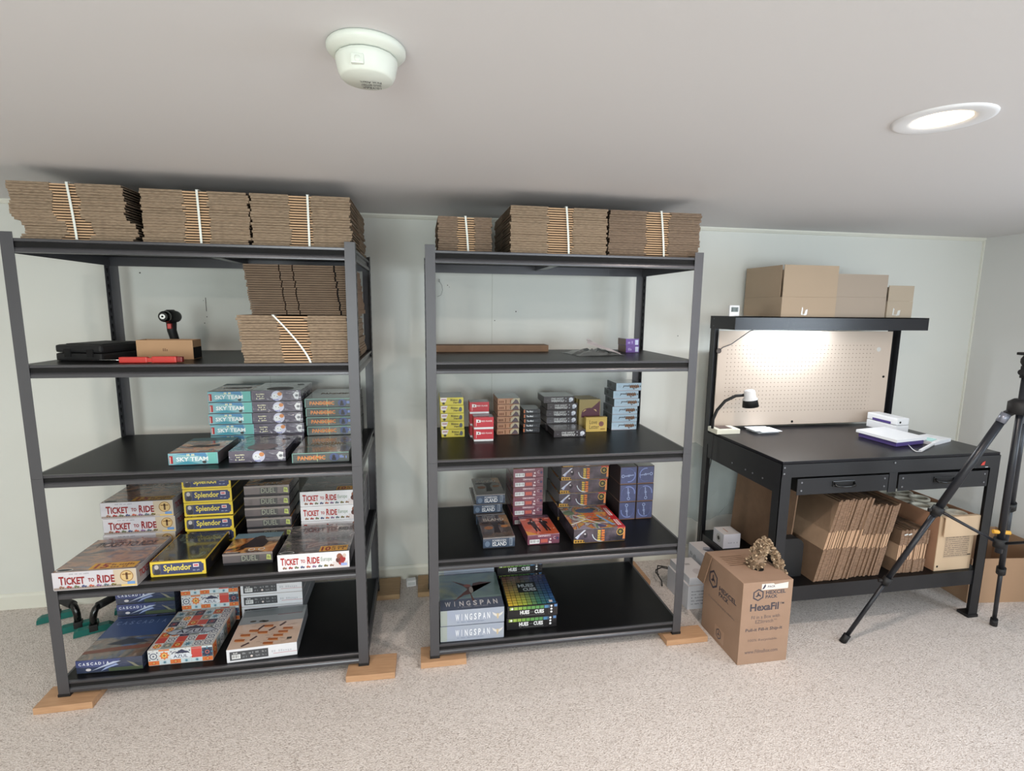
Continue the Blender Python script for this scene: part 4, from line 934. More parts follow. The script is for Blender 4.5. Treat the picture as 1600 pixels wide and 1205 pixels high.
# cordless drill standing behind the kraft box, its chuck to the viewer
t = thing('cordless_drill', 'black cordless drill standing upright behind the kraft box', 'drill', (.352, .43, Z2))
ax = Vector((.10, -.99, .02)).normalized()
def AX(d, up=0): return Vector((0, 0, .172+up)) + ax*d
b = MB(); b.skin([b.ring(AX(d), ax, r, 20) for d, r in ((-.062, .018), (-.058, .027), (-.02, .030), (.03, .030), (.045, .027), (.055, .024))], m_rub); b.box(-.012, .012, -.02, .02, .195, .203, m_rub, bevel=.003, T=Rz(.10)); b.build('motor_housing', t)
b = MB(); b.skin([b.ring(AX(d), ax, r, 20) for d, r in ((.055, .022), (.058, .025), (.085, .024), (.100, .018))], m_gloss); b.build('chuck_sleeve', t)
b = MB(); b.skin([b.ring(AX(d), ax, r, 16) for d, r in ((.098, .013), (.106, .011))], m_chrome); b.cyl(AX(.104), AX(.108), .004, m_void); b.build('chuck_jaws', t)
b = MB(); b.tube([(0, 0, .150), (-.002, .003, .11), (.004, .010, .07), (.006, .012, .035)], [.021, .019, .018, .022], m_rub, seg=14); b.build('grip', t)
b = MB(); b.box(-.034, .034, -.045, .055, .0005, .038, m_rub, bevel=.006, T=Rz(.10)); b.build('battery', t)
b = MB(); b.box(-.008, .008, -.034, -.014, .118, .142, m_redp, bevel=.003, T=Rz(.10)); b.build('trigger', t)

t = tag(MB().box(0, .60, 0, .10, .0003, .034, m_face_d, bevel=.001).build('long_flat_carton', loc=(1.532, .497, Z2)), 'long low brown carton at the left of the second shelf, right rack', 'carton')
m_pb = M('violet_box_print', (120, 92, 168), rough=0.15, wrap=0.5)
for k in range(2):
    b = MB(); b.box(0, .074, 0, .105, 0, .036, m_pb, bevel=.001, fm={'l': M('brown_side_print', (120, 96, 84), rough=0.3)}); p = Printer(b, .074, .105, .036, T=Matrix.Translation((.037, 0, 0)))
    p.scribble('F', .012, .010, .040, .024, C((176, 160, 214)), 4, 1, 3+k); p.rect('F', .052, .004, .070, .030, C((206, 214, 240)), 1)
    tag(b.build('small_carton', loc=(2.533-.002*k, .42, Z2+.0003+.0365*k), rotz=.03, keepn=True), 'small violet carton, %s of two on the right rack second shelf' % ['lower', 'upper'][k], 'carton', 'small violet cartons')

def crumple(name, x, y, z, w, d, h, nx, ny, m, label, cat, seed, rot=0.0, fold=None, parent=None):
    rg = random.Random(seed); b = MB(); V = []
    for j in range(ny+1):
        for i in range(nx+1):
            u, v = i/nx, j/ny
            zz = h*(math.sin(PI*u)*math.sin(PI*v))**0.5*rg.uniform(.25, 1.0) + .001
            if fold: zz += fold(u, v)
            V.append(b.bm.verts.new(((u-.5)*w + rg.uniform(-.3, .3)*w/nx, (v-.5)*d + rg.uniform(-.3, .3)*d/ny, zz)))
    k = b.mi(m)
    for j in range(ny):
        for i in range(nx):
            q = [V[j*(nx+1)+i], V[j*(nx+1)+i+1], V[(j+1)*(nx+1)+i+1], V[(j+1)*(nx+1)+i]]
            f = b.bm.faces.new(q); f.material_index = k
    o = b.build(name, parent, loc=(x, y, z), rotz=rot, keepn=True)
    md = o.modifiers.new('thickness', 'SOLIDIFY'); md.thickness = .0008
    if label: tag(o, label, cat)
    return o
t = thing('plastic_mailer_bag', 'crumpled grey and white plastic packaging on the second shelf, right rack', 'plastic bag', (2.36, .36, Z2))
crumple('bag_film', -.03, .0, 0, .25, .20, .030, 9, 7, M('grey_film', (120, 124, 124), rough=0.3), None, None, 4, .2, parent=t)
crumple('bag_label_panel', .02, -.02, .004, .17, .09, .005, 8, 4, M('white_film', (214, 204, 206), rough=0.35), None, None, 9, -.25, fold=lambda u, v: .052*(1-u)**1.1 + .018*v*(1-u), parent=t)
b = MB(); b.tube([(0, 0, 0), (.0, -.012, -.004), (0, -.016, .004), (0, -.012, .010)], .0022, m_chrome); b.build('cup_hook', loc=(1.573, .799, 1.722))
tag(bpy.data.objects['cup_hook'], 'small metal cup hook screwed in the back wall by the right rack', 'hook')
b = MB(); b.tube([(0, 0, 0), (.012, 0, -.018), (.016, 0, -.045), (.008, 0, -.072), (-.012, .001, -.082)], .0009, C((120, 124, 124))); tag(b.build('thin_wire', loc=(1.575, .787, 1.718)), 'thin wire looping down from the cup hook on the wall', 'wire')

# ------------------------------------------------------------------ floor things by the racks
def pushup(label, A, B, fdir):
    A = Vector((A[0], A[1], FZ)); B = Vector((B[0], B[1], FZ)); mid = (A+B)/2
    t = thing('push_up_bar', label, 'exercise bar', mid)
    for P_ in (A, B):
        q = P_-mid; T_ = Matrix.Translation(q) @ Rz(fdir)
        b = MB(); b.prism([(-.080, .002), (.080, .002), (.078, .022), (.060, .034), (-.060, .034), (-.078, .022)], -.017, .017, m_teal, axis='y', T=T_); b.build('rubber_foot', t)
        b = MB(); b.box(-.018, .018, -.019, .019, .012, .045, m_rub, bevel=.004, T=T_); b.build('foot_clamp', t)
    a, c = A-mid, B-mid; pts = []
    for k in range(17):
        s = k/16; e = PI*s
        xy = a + (c-a)*(0.5-0.5*math.cos(e)) if True else a
        pts.append((xy.x, xy.y, .035 + .088*min(1, math.sin(e)*1.5)**0.6 if 0 < k < 16 else .03))
    b = MB(); b.tube(pts, .0155, m_gloss, seg=14); b.tube(pts[4:13], .0195, m_rub, seg=14); b.build('handle', t)
pushup('black arched push-up bar with teal feet, half hidden by the front left post', (-.235, .545), (-.395, .655), .42)
pushup('black arched push-up bar with teal feet, beside the indigo boxes', (-.145, .505), (-.060, .690), .42)
b = MB(); b.box(-.028, .028, -.022, .022, .001, .038, m_white, bevel=.006); b.box(-.020, .020, -.0228, -.021, .012, .030, C((206, 210, 212)))
tag(b.build('white_plastic_plug', loc=(1.392, .715, FZ), rotz=.1), 'small white plastic unit on the carpet between the two racks', 'plastic unit')
b = MB(); b.tube([(3.02, .56, FZ+.006), (2.93, .60, FZ+.05), (2.86, .58, FZ+.075), (2.835, .53, FZ+.05), (2.85, .50, FZ+.02), (2.84, .47, FZ+.006), (2.855, .42, FZ+.006), (2.87, .33, FZ+.006)][:6], .0035, m_rub)
b.tube([(2.90, .50, FZ+.09), (2.855, .52, FZ+.095), (2.835, .55, FZ+.065), (2.85, .58, FZ+.03), (2.88, .60, FZ+.006)], .0035, m_rub)
tag(b.build('black_cable', keepn=False), 'black cable coiled on the carpet behind the tall white box', 'cable')

# white product boxes beside the desk
t = thing('white_product_box', 'tall pale box with small print, nearest the right rack post', 'box', (2.868, .228, FZ))
wb = M('white_carton_print', (206, 208, 216), rough=0.5); wt = M('white_carton_top', (226, 220, 220), rough=0.5)
b = MB(); b.box(0, .145, 0, .24, 0, .135, wb, bevel=.001, fm={'t': wt}); p = Printer(b, .145, .24, .135, T=Matrix.Translation((.0725, 0, 0)))
for k in range(5): p.scribble('F', .02, .10-k*.018, .12, .105-k*.018, C((110, 112, 126)), 14, 1, k)
b.build('box_base', t, keepn=True)
b = MB(); b.box(.010, .142, .012, .236, .1355, .175, wb, bevel=.001, fm={'t': wt}); p = Printer(b, .132, .224, .175, T=Matrix.Translation((.076, .012, 0))); p.ell('T', .085, .06, .030, .035, C((206, 198, 198)), 1); p.rect('T', .05, .14, .08, .16, C((180, 172, 174)), 1); b.build('box_lid', t, keepn=True)
t = thing('white_product_box', 'narrow pale box with a dark label, behind the packing paper box', 'box', (3.032, .335, FZ))
b = MB(); b.box(0, .088, 0, .205, 0, .232, wb, bevel=.001, fm={'t': wt}); p = Printer(b, .088, .205, .232, T=Matrix.Translation((.044, 0, 0))); p.poly('T', [(.03, .10), (.05, .13), (.088, .12), (.088, .06), (.06, .05)], C((84, 86, 98)), 1); p.poly('T', [(.03, .10), (.05, .13), (.088, .12), (.07, .095)], C((170, 174, 184)), 2); p.scribble('L', .02, .17, .09, .19, C((150, 152, 162)), 7, 1, 3); b.build('box_body', t, keepn=True)

# ------------------------------------------------------------------ packing paper dispenser box
def hexlogo(p, f, cu, cv, r, m, l=1, sx=1.0):
    hx = [(cu+r*sx*math.cos(PI/6+i*PI/3), cv+r*math.sin(PI/6+i*PI/3)) for i in range(6)]
    hi = [(cu+r*.76*sx*math.cos(PI/6+i*PI/3), cv+r*.76*math.sin(PI/6+i*PI/3)) for i in range(6)]
    for i in range(6): p.poly(f, [hx[i], hx[(i+1) % 6], hi[(i+1) % 6], hi[i]], m, l)
    for k in range(3):
        a = PI/2+k*2*PI/3+.2; c_, q = math.cos(a), math.sin(a); w_ = r*.13
        tip = (cu+r*.60*sx*math.cos(a-.35), cv+r*.60*math.sin(a-.35)); mdl = (cu+r*.34*sx*c_, cv+r*.34*q)
        p.poly(f, [(cu-q*w_*sx, cv+c_*w_), (cu+q*w_*sx, cv-c_*w_), (mdl[0]+q*w_*sx, mdl[1]-c_*w_), tip, (mdl[0]-q*w_*sx, mdl[1]+c_*w_)], m, l)
t = thing('paper_dispenser_box', 'tall brown cardboard box of packing paper with dark printed lettering', 'cardboard box', (2.9965, -.226, FZ))
m_hex = M('kraft_box_board', (164, 135, 114), rough=0.8, noise=(12, (156, 127, 106), 0.3, (1, 1, 1))); ik = C((74, 70, 78))
Wb, Db, Hb = .250, .315, .402
b = MB(); b.box(-Wb/2, Wb/2, 0, Db, 0, Hb, m_hex, bevel=.002); p = Printer(b, Wb, Db, Hb)
hexlogo(p, 'F', .078, .340, .030, ik); p.text('F', 'HEXCEL', .115, .340, .215, .358, ik, 2, .03); p.text('F', 'PACK', .115, .320, .175, .336, ik, 2, .03)
p.text('F', 'HexaFil', .042, .262, .186, .298, ik, 2, .03); p.text('F', 'TM', .190, .286, .212, .296, ik, 2, .02)
ik2 = C((112, 96, 92))
p.text('F', 'Fil in a Box with', .052, .223, .196, .240, ik2, 2, .01); p.text('F', 'EZStretch', .074, .200, .164, .217, ik2, 2, .01); p.text('F', 'TM', .168, .209, .182, .216, ik2, 2)
p.text('F', 'Pull-it Fill-it Ship-it', .028, .158, .214, .178, ik, 2, .015); p.text('F', '100% Recyclable', .045, .108, .190, .124, ik2, 2, 0); p.text('F', 'www.FilinaBox.com', .032, .052, .200, .070, ik2, 2, .01)
p.rect('F', .092, .362, .225, .392, C((226, 222, 216)), 1); p.poly('F', [(.094, .366), (.104, .368), (.112, .380), (.110, .392), (.104, .384)], C((60, 58, 80)), 2); p.text('F', 'PACK', .122, .372, .160, .382, C((84, 82, 100)), 3, .02)
p.poly('F', [(.150, .392), (.157, .386), (.225, .392)], m_hex, 4)
for f_ in 'L':
    hexlogo(p, f_, .080, .296, .048, ik, 1, .85); p.text(f_, 'HEXCEL', .135, .268, .275, .292, ik, 2, .03); p.text(f_, 'PACK', .135, .240, .215, .262, ik, 2, .03); p.text(f_, 'Protective packaging solutions', .05, .188, .27, .202, ik2, 2, .01)
    p.rect(f_, .120, .018, .200, .085, C((170, 140, 118)), 1); hexlogo(p, f_, .155, .052, .028, ik, 2, .85)
for k in range(6): p.rect('T', .035, .245-k*.017, .150, .250-k*.017, C((110, 84, 64)), 1)
p.ell('T', .150, .130, .030, .042, m_void, 2, 22)
b.build('box_body', t, keepn=True)
b = MB(); b.prism([(0, 0), (.0, .18), (-.085, -.055), (-.055, -.06)][:3] if False else [(0, .0), (-.036, -.135), (-.040, -.134), (-.004, .001)], Db-.06, Db-.002, m_face_d, axis='y', T=Matrix.Translation((-Wb/2-.001, 0, Hb-.002))); b.build('open_flap', t)
# the pulled out honeycomb paper: a loop rising from the hole and falling over the back edge
def honey(root):
    rg = random.Random(21)
    path = [(.02, .13, Hb-.01), (.022, .128, Hb+.04), (.035, .12, Hb+.09), (.045, .12, Hb+.130), (.068, .125, Hb+.120), (.092, .135, Hb+.095), (.116, .125, Hb+.062), (.134, .115, Hb+.015), (.140, .105, Hb-.040)]
    rad = [.030, .044, .036, .024, .022, .019, .018, .024, .030]
    mk = M('honeycomb_kraft_paper', (158, 134, 110), rough=0.9, noise=(60, (126, 106, 86), 0.25, (1, 1, 1)))
    mk2 = M('honeycomb_kraft_edge', (188, 166, 138), rough=0.9)
    b = MB(); V = [Vector(q) for q in path]
    def at(s):
        s *= len(V)-1; i = min(int(s), len(V)-2); f = s-i
        return V[i].lerp(V[i+1], f), rad[i]*(1-f)+rad[i+1]*f, (V[i+1]-V[i]).normalized()
    n = 30; seg = 14; rings = []
    for k in range(n+1):
        P_, r, d = at(k/n); u = d.orthogonal().normalized(); v = d.cross(u)
        rings.append([b.bm.verts.new(P_ + (u*math.cos(2*PI*i/seg)*r*.75 + v*math.sin(2*PI*i/seg)*r*.75)*rg.uniform(.55, 1.15)) for i in range(seg)])
    b.skin(rings, mk, smooth=False)
    for k in range(430):
        s = rg.random()**1.15*.98; P_, r, d = at(s); u = d.orthogonal().normalized(); v = d.cross(u)
        a = rg.uniform(0, 2*PI); o_ = u*math.cos(a)+v*math.sin(a); c_ = P_+o_*r*rg.uniform(.6, 1.05)
        n_ = (o_+Vector((rg.uniform(-.7, .7), rg.uniform(-.7, .7), rg.uniform(-.5, .8)))).normalized(); e1 = n_.orthogonal().normalized(); e2 = n_.cross(e1)
        rr = rg.uniform(.0035, .0075); sx = rg.uniform(.5, 1.0); off = rg.uniform(0, PI); hgt = n_*.0045
        pts = [c_+(e1*math.cos(off+i*PI/3)*rr+e2*math.sin(off+i*PI/3)*rr*sx) for i in range(6)]
        for i in range(6): b.face([pts[i]-hgt, pts[(i+1) % 6]-hgt, pts[(i+1) % 6]+hgt, pts[i]+hgt], mk2 if i % 2 else mk)
    b.build('pulled_out_paper', root, keepn=True)
honey(t)

# ------------------------------------------------------------------ tripod
t = thing('camera_tripod', 'black camera tripod standing in front of the work desk', 'tripod', (3.975, -.415, FZ))
ap = Vector((.012, 0, 1.225)); feet = [Vector((-.485, .265, 0)), Vector((.410, .262, 0)), Vector((.03, -.516, 0))]
m_tri = M('tripod_black', (36, 38, 44), rough=0.35, metal=0.2); m_grey = M('tripod_grey', (130, 134, 146), rough=0.35, metal=0.5)
for i, f in enumerate(feet):
    d = ap-f; top = ap + (f-ap).normalized()*.03 + Vector((f.x, f.y, 0)).normalized()*.035
    def L(s, f=f, top=top): return f.lerp(top, s)
    b = MB(); b.tube([L(0.02), L(.30)], .0095, m_tri, seg=12); b.tube([L(.28), L(.60)], .0125, m_tri, seg=12); b.tube([L(.58), L(.985)], .0165, m_tri, seg=12)
    b.build('leg', t)
    b = MB(); b.tube([L(0), L(.035)], .016, m_rub, seg=12); b.build('rubber_foot', t)
    for s, r in ((.29, .019), (.60, .023)):
        b = MB(); b.tube([L(s-.013), L(s+.016)], r, m_rub, seg=12); q = L(s); o_ = Vector((f.x, f.y, 0)).normalized(); b.cyl(q, q+o_*.032, .009, m_rub); b.build('leg_clamp', t)
    b = MB(); b.tube([L(.955), L(.988)], .0185, m_grey, seg=12); b.build('grey_sleeve', t)
    b = MB(); b.tube([L(.985), (0, 0, 1.215)], .016, m_rub, seg=10); b.build('leg_bracket', t)
    b = MB(); b.tube([L(.605), (0, 0, .600)], .0065, m_tri, seg=8); b.build('spreader_arm', t)
b = MB(); b.tube([(0, 0, .56), (0, 0, 1.36)], .0135, m_tri, seg=14); b.build('centre_column', t)
b = MB(); b.cyl((0, 0, .585), (0, 0, .625), .024, m_rub); b.build('spreader_hub', t)
b = MB(); b.skin([b.ring((0, 0, z_), (0, 0, 1), r, 20) for z_, r in ((1.185, .030), (1.19, .045), (1.235, .045), (1.25, .026))], m_rub); b.build('leg_collar', t)
b = MB(); b.cyl((-.030, .012, .655), (.030, -.012, .655), .009, M('yellow_knob', (222, 168, 60), rough=0.4)); b.build('locking_knob', t)
b = MB(); b.cyl((0, 0, 1.34), (0, 0, 1.39), .020, m_rub); b.lathe([(0.0, 1.385), (.016, 1.39), (.024, 1.405), (.024, 1.42), (.016, 1.435), (.0, 1.438)], m_rub, seg=20); b.box(-.028, .028, -.028, .028, 1.436, 1.448, m_rub, bevel=.003); b.cyl((-.03, 0, 1.365), (-.015, 0, 1.365), .012, m_rub); b.build('ball_head', t)

# ------------------------------------------------------------------ work desk with pegboard and light shelf
DX0, DX1, DY0, DY1, DZ = 3.130, 4.376, -.075, .620, .878
t = thing('work_desk', 'black steel work desk with two drawers, lower shelf and tan pegboard back', 'desk', (0, 0, 0))
b = MB(); b.box(DX0+.004, DX1-.004, DY0+.002, DY1, DZ-.014, DZ, m_dtop, bevel=.0015); b.build('desk_top', t)
def screws(b, pts, n):
    for q in pts: q = Vector(q); b.cyl(q, q+Vector(n)*.0025, .0045, m_screw, seg=10)
for (x0, x1, y0, y1, n) in ((DX0, DX0+.055, DY0, DY0+.055, 0), (DX1-.055, DX1, DY0, DY0+.055, 1), (DX0, DX0+.05, DY1-.045, DY1, 2), (DX1-.05, DX1, DY1-.045, DY1, 3)):
    zt = DZ-.016 if n < 2 else 1.545; xa = x0 if n in (0, 2) else x1-.003
    b = MB(); ya = y0 if n < 2 else y1-.003
    b.box(x0, x1, ya, ya+.003, FZ+.012, zt, m_blk); b.box(xa, xa+.003, y0, y1, FZ+.012, zt, m_blk)
    b.build('leg', t)
    b = MB(); b.box(x0-.004, x1+.004, y0-.004, y1+.004, FZ, FZ+.016, m_rub, bevel=.002); b.build('foot_cap', t)
b = MB(); b.box(DX0+.003, DX1-.003, DY0-.002, DY0+.001, .800, DZ-.014, m_blk); b.box(3.722, 3.768, DY0-.003, DY0+.002, .700, .80, m_blk)
screws(b, [(DX0+.012, DY0-.002, .85), (DX0+.012, DY0-.002, .82), (3.745, DY0-.003, .85)], (0, -1, 0)); b.build('front_apron', t)
for sd in (0, 1):
    b = MB(); x = DX0-.001 if sd == 0 else DX1-.002; s = -1 if sd == 0 else 1
    b.box(x, x+.003, DY0+.003, DY1-.003, .795, DZ-.014, m_blk); b.box(x+(.004 if sd == 0 else -.004), x+(.007 if sd == 0 else -.001), DY0+.003, DY1-.003, .715, .795, m_blk)
    screws(b, [(x+(.004 if sd == 0 else -.001), yy, .755) for yy in (.06, .14, .20, .32)], (s, 0, 0)); b.build('side_rail', t)
b = MB(); b.box(DX0+.003, DX1-.003, DY1-.004, DY1-.001, .715, DZ-.014, m_blk); b.build('back_rail', t)
for (x0, x1, z0, z1) in ((3.215, 3.715, .712, .792), (3.775, 4.305, .704, .788)):
    b = MB(); b.box(x0, x1, DY0-.006, DY0-.003, z0, z1, m_blk, bevel=.001); b.box(x0+.02, x1-.02, DY0-.003, .45, z0+.006, z1-.012, m_void)
    screws(b, [(x, DY0-.006, z) for x in (x0+.022, x1-.022) for z in (z0+.022, z1-.018)], (0, -1, 0)); dr = b.build('drawer', t)
    xc = (x0+x1)/2; zc = (z0+z1)/2+.006
    b = MB(); pts = [(xc-.055, DY0-.006, zc+.006), (xc-.050, DY0-.022, zc-.004), (xc-.02, DY0-.028, zc-.008), (xc+.02, DY0-.028, zc-.008), (xc+.050, DY0-.022, zc-.004), (xc+.055, DY0-.006, zc+.006)]
    b.tube(pts, .006, m_gloss, seg=10); b.box(xc-.062, xc+.062, DY0-.010, DY0-.006, zc-.012, zc+.016, m_rub, bevel=.002); b.build('drawer_handle', dr)
b = MB(); b.box(DX0+.003, DX1-.003, DY0+.006, DY0+.009, .158, .236, m_blk); b.box(DX0+.003, DX1-.003, DY1-.010, DY1-.007, .158, .236, m_blk)
for x in (DX0+.004, DX1-.007): b.box(x, x+.003, DY0+.009, DY1-.010, .158, .236, m_blk)
b.build('lower_shelf_frame', t)
b = MB(); b.box(DX0+.008, DX1-.008, DY0+.010, DY1-.011, .222, .235, m_deck); b.build('lower_shelf_board', t)
# pegboard
def pegmat():
    m = M('tan_pegboard', (200, 184, 170), rough=0.7); nt = m.node_tree; N = nt.nodes; L = nt.links; bs = N['Principled BSDF']
    tc = N.new('ShaderNodeTexCoord'); sp = N.new('ShaderNodeSeparateXYZ'); L.new(tc.outputs['Object'], sp.inputs[0])
    def mt(op, a, c=None, use=None):
        n = N.new('ShaderNodeMath'); n.operation = op
        for i, v in enumerate((a, c)):
            if v is None: continue
            if isinstance(v, (int, float)): n.inputs[i].default_value = v
            else: L.new(v, n.inputs[i])
        return n.outputs[0]
    def cell(s): return mt('SUBTRACT', mt('FRACT', mt('DIVIDE', s, .0246)), .5)
    cx, cz = cell(sp.outputs[0]), cell(sp.outputs[2])
    r = mt('SQRT', mt('ADD', mt('MULTIPLY', cx, cx), mt('MULTIPLY', cz, cz)))
    hole = mt('LESS_THAN', r, .105)
    for (o_, lo, hi) in ((0, .045, 1.045), (2, .065, .502)): hole = mt('MULTIPLY', hole, mt('MULTIPLY', mt('GREATER_THAN', sp.outputs[o_], lo), mt('LESS_THAN', sp.outputs[o_], hi)))
    mx = N.new('ShaderNodeMix'); mx.data_type = 'RGBA'; L.new(hole, mx.inputs[0]); mx.inputs[6].default_value = (*lin((200, 184, 170)), 1); mx.inputs[7].default_value = (*lin((96, 78, 66)), 1)
    L.new(mx.outputs[2], bs.inputs['Base Color']); return m
b = MB(); b.box(0, 1.166, 0, .004, 0, .565, pegmat()); pb = b.build('pegboard', t, loc=(3.168, .590, .895))
b = MB()
for (x, z) in ((4.30, 1.18), (3.69, .912)): b.cyl((x, .590, z), (x, .587, z), .007, m_void, seg=10)
b.cyl((3.172, .5905, 1.345), (3.172, .588, 1.345), .0155, C((74, 62, 54)), seg=20); b.cyl((4.245, .5905, 1.350), (4.245, .588, 1.350), .014, C((206, 204, 200)), seg=20)
b.build('pegboard_holes', t)
b = MB(); y0 = .400
b.box(DX0+.012, DX1-.004, y0, y0+.003, 1.474, 1.546, m_blkg); b.box(DX0+.012, DX1-.004, y0, DY1-.004, 1.541, 1.546, m_blk)
b.prism([(DX0+.012, y0+.003), (DX0+.015, y0+.003), (DX0-.002, DY1-.002), (DX0-.006, DY1-.002)], 1.474, 1.546, m_blk, axis='z'); b.box(DX1-.007, DX1-.004, y0+.003, DY1-.004, 1.474, 1.546, m_blk)
screws(b, [(DX0-.002+.001, DY1-.03, z) for z in (1.49, 1.53)], (-1, 0, 0)); b.build('overhead_shelf', t)
b = MB(); b.box(3.40, 3.82, .500, .528, 1.520, 1.541, m_white); lt = b.build('light_bar', t)
b = MB(); b.box(3.41, 3.81, .503, .525, 1.516, 1.520, M('led_strip_lit', (255, 255, 255), emit=(240, 246, 255), es=14.0)); b.build('led_strip', lt)
ld = bpy.data.lights.new('bench_light', 'AREA'); ld.shape = 'RECTANGLE'; ld.size = .38; ld.size_y = .02; ld.energy = 7.0; ld.color = (.86, .94, 1.0)
lo = bpy.data.objects.new('bench_light', ld); COL.objects.link(lo); lo.parent = t; lo.location = (3.61, .514, 1.512)
b = MB(); b.tube([(3.45, .515, 1.520), (3.42, .53, 1.50), (3.34, .56, 1.46), (3.24, .575, 1.385), (3.19, .582, 1.365), (3.175, .592, 1.345)], .0026, C((92, 94, 98))); b.build('light_cord', t)
b = MB(); b.poly = None; p = Printer(b, .03, .001, .02, T=Matrix.Translation((4.27, DY0-.0035, .815)))
p.poly('F', [(0, 0), (.022, 0), (.026, .022), (.008, .014)], C((196, 60, 50)), 1); p.rect('F', .028, -.012, .046, -.009, C((220, 222, 226)), 1); b.build('red_sticker', t, keepn=True)

# things on the overhead shelf
def open_box(label, x0, x1, y0, y1, z0, z1, crease, m=m_face, tape=None, side_open=0.0):
    t = thing('open_cardboard_box', label, 'cardboard box', (x0, y0, z0))
    w, d, h = x1-x0, y1-y0, z1-z0; th = .004; hc = crease-z0
    b = MB()
    for q in ((0, w, 0, th, 0, hc), (0, w, d-th, d, 0, hc), (0, th, th, d-th, 0, hc), (w-th, w, th, d-th, 0, hc), (th, w-th, th, d-th, 0, th)): b.box(*q, m)
    b.build('box_body', t)
    for (fx0, fx1, fy0, fy1) in ((.001, w-.001, 0, th), (.001, w-.001, d-th, d)):
        b = MB(); b.box(fx0, fx1, fy0, fy1, hc+.0006, h, m); b.build('upright_flap', t)
    for (fx0, fx1) in ((0, th), (w-th, w)):
        b = MB(); b.box(fx0, fx1, .022, d-.004, hc+.0006, h, m); b.build('upright_flap', t)
    if tape:
        b = MB(); mt_ = M('clear_tape', (206, 208, 206), rough=0.12, coat=0.8); rg = random.Random(3)
        u, v, w_ = tape; p = Printer(b, w, d, h, T=Matrix.Translation((w/2, 0, 0)))
        p.poly('F', [(u, v), (u+w_*.2, v+.002), (u+w_*.25, v+.035), (u+.003, v+.042)], mt_, 1); p.poly('F', [(u+w_*.55, v-.004), (u+w_, v), (u+w_*1.1, v+.030), (u+w_*.75, v+.026)], mt_, 1); p.rect('F', u, v, u+w_, v+.003, mt_, 2)
        b.build('tape_piece', t, keepn=True)
sh = 1.5465

open_box('largest open cardboard box on the overhead shelf, its left side showing', 3.424, 3.762, .418, .760, sh, 1.828, 1.655, m=M('cardboard_beige', (176, 156, 134), rough=0.85), tape=(.125, .012, .035))  # largest box has its own even grey-beige board colour
open_box('middle open cardboard box of the row on the overhead shelf', 3.768, 4.100, .432, .740, sh, 1.787, 1.660, m=M('cardboard_greyer', (166, 152, 138), rough=0.85))
open_box('smallest open cardboard box, at the right end of the overhead shelf', 4.104, 4.272, .424, .640, sh, 1.728, 1.640, m=M('cardboard_pale', (174, 160, 142), rough=0.85), tape=(.038, .014, .048))
t = thing('digital_thermometer', 'small white square digital thermometer on the overhead shelf', 'thermometer', (3.142, .415, sh))
b = MB(); b.box(-.030, .030, 0, .014, 0, .060, m_white, bevel=.006); b.build('casing', t)
b = MB(); b.box(-.021, .021, -.0006, .001, .024, .049, C((104, 114, 112), .2)); p = Printer(b, .06, .01, .06)
p.scribble('F', .014, .028, .044, .044, C((60, 66, 66)), 4, 3, 2, .35); b.build('display', t, keepn=True)

# things on the desk top
t = thing('gooseneck_lamp', 'gooseneck desk lamp with a cream base, white head and black shade', 'desk lamp', (3.112, .462, DZ+.0005))
b = MB(); b.box(.006, .150, .0, .10, 0, .028, m_cream, bevel=.003); b.box(.035, .11, .02, .09, .0275, .0295, C((88, 70, 68))); b.build('base', t)
b = MB(); b.tube([(.005, .05, .026), (.003, .045, .08), (.018, .035, .135), (.055, .02, .19), (.105, .0, .222), (.150, -.015, .228)], .0085, m_rub, seg=12); b.build('gooseneck', t)
T_ = Matrix.Translation((.182, -.03, .165)) @ Matrix.Rotation(-.16, 4, 'Y')
b = MB(); b.lathe([(0, .095), (.026, .093), (.029, .088), (.032, .05), (.040, .044), (.041, .040), (.0, .040)], m_white, T=T_, seg=28); b.build('lamp_head', t)
b = MB(); b.lathe([(.0385, .0395), (.044, .0), (.040, .0), (.035, .0395)], m_rub, T=T_, seg=28); b.build('shade_ring', t)
b = MB(); b.lathe([(0, .012), (.039, .012), (.039, .015), (0, .016)], C((206, 204, 196)), T=T_, seg=24); b.build('diffuser', t)
rg = random.Random(5)
pt = thing('paper_stack', 'loose stack of white paper sheets beside the desk lamp', 'paper', (3.43, .505, DZ))
for k in range(5):
    b = MB(); b.box(-.068, .068, -.055, .055, .0008+k*.0035, .0030+k*.0035, m_paper, T=Rz(rg.uniform(-.25, .25))); b.build('paper_sheet', pt, loc=(rg.uniform(-.02, .02), rg.uniform(-.015, .015), 0))
t = thing('label_printer', 'white box-shaped label printer with a violet slot at the back of the desk', 'label printer', (4.180, .345, DZ+.0005), .02)
b = MB(); b.box(0, .085, 0, .205, 0, .046, m_white, bevel=.004); b.build('lower_housing', t)
b = MB(); b.box(0, .085, 0, .205, .0475, .090, m_white, bevel=.007); b.build('upper_housing', t)
b = MB(); b.box(-.0008, .001, .040, .165, .050, .064, m_purple); b.build('label_slot', t)
b = MB(); b.cyl((.022, -.001, .066), (.022, .001, .066), .006, m_void); b.build('round_button', t)
t = thing('shipping_scale', 'flat shipping scale with a white platform and violet base on the desk', 'scale', (3.905, .075, DZ+.0005), 0)
b = MB(); b.prism([(.008, .010), (.215, .045), (.205, .280), (-.002, .240)], .002, .024, m_purple, axis='z'); b.build('scale_base', t)
b = MB(); b.prism([(0, 0), (.226, .038), (.214, .292), (-.012, .250)], .0255, .040, m_white, axis='z'); b.build('weighing_platform', t)
t = thing('scale_display', 'small wedge-shaped white display unit wired to the scale', 'display unit', (4.17, .09, DZ+.0005), .35)
b = MB(); b.prism([(0, 0), (.155, 0), (.155, .012), (.085, .024), (0, .016)], 0, .0, m_white) if False else None
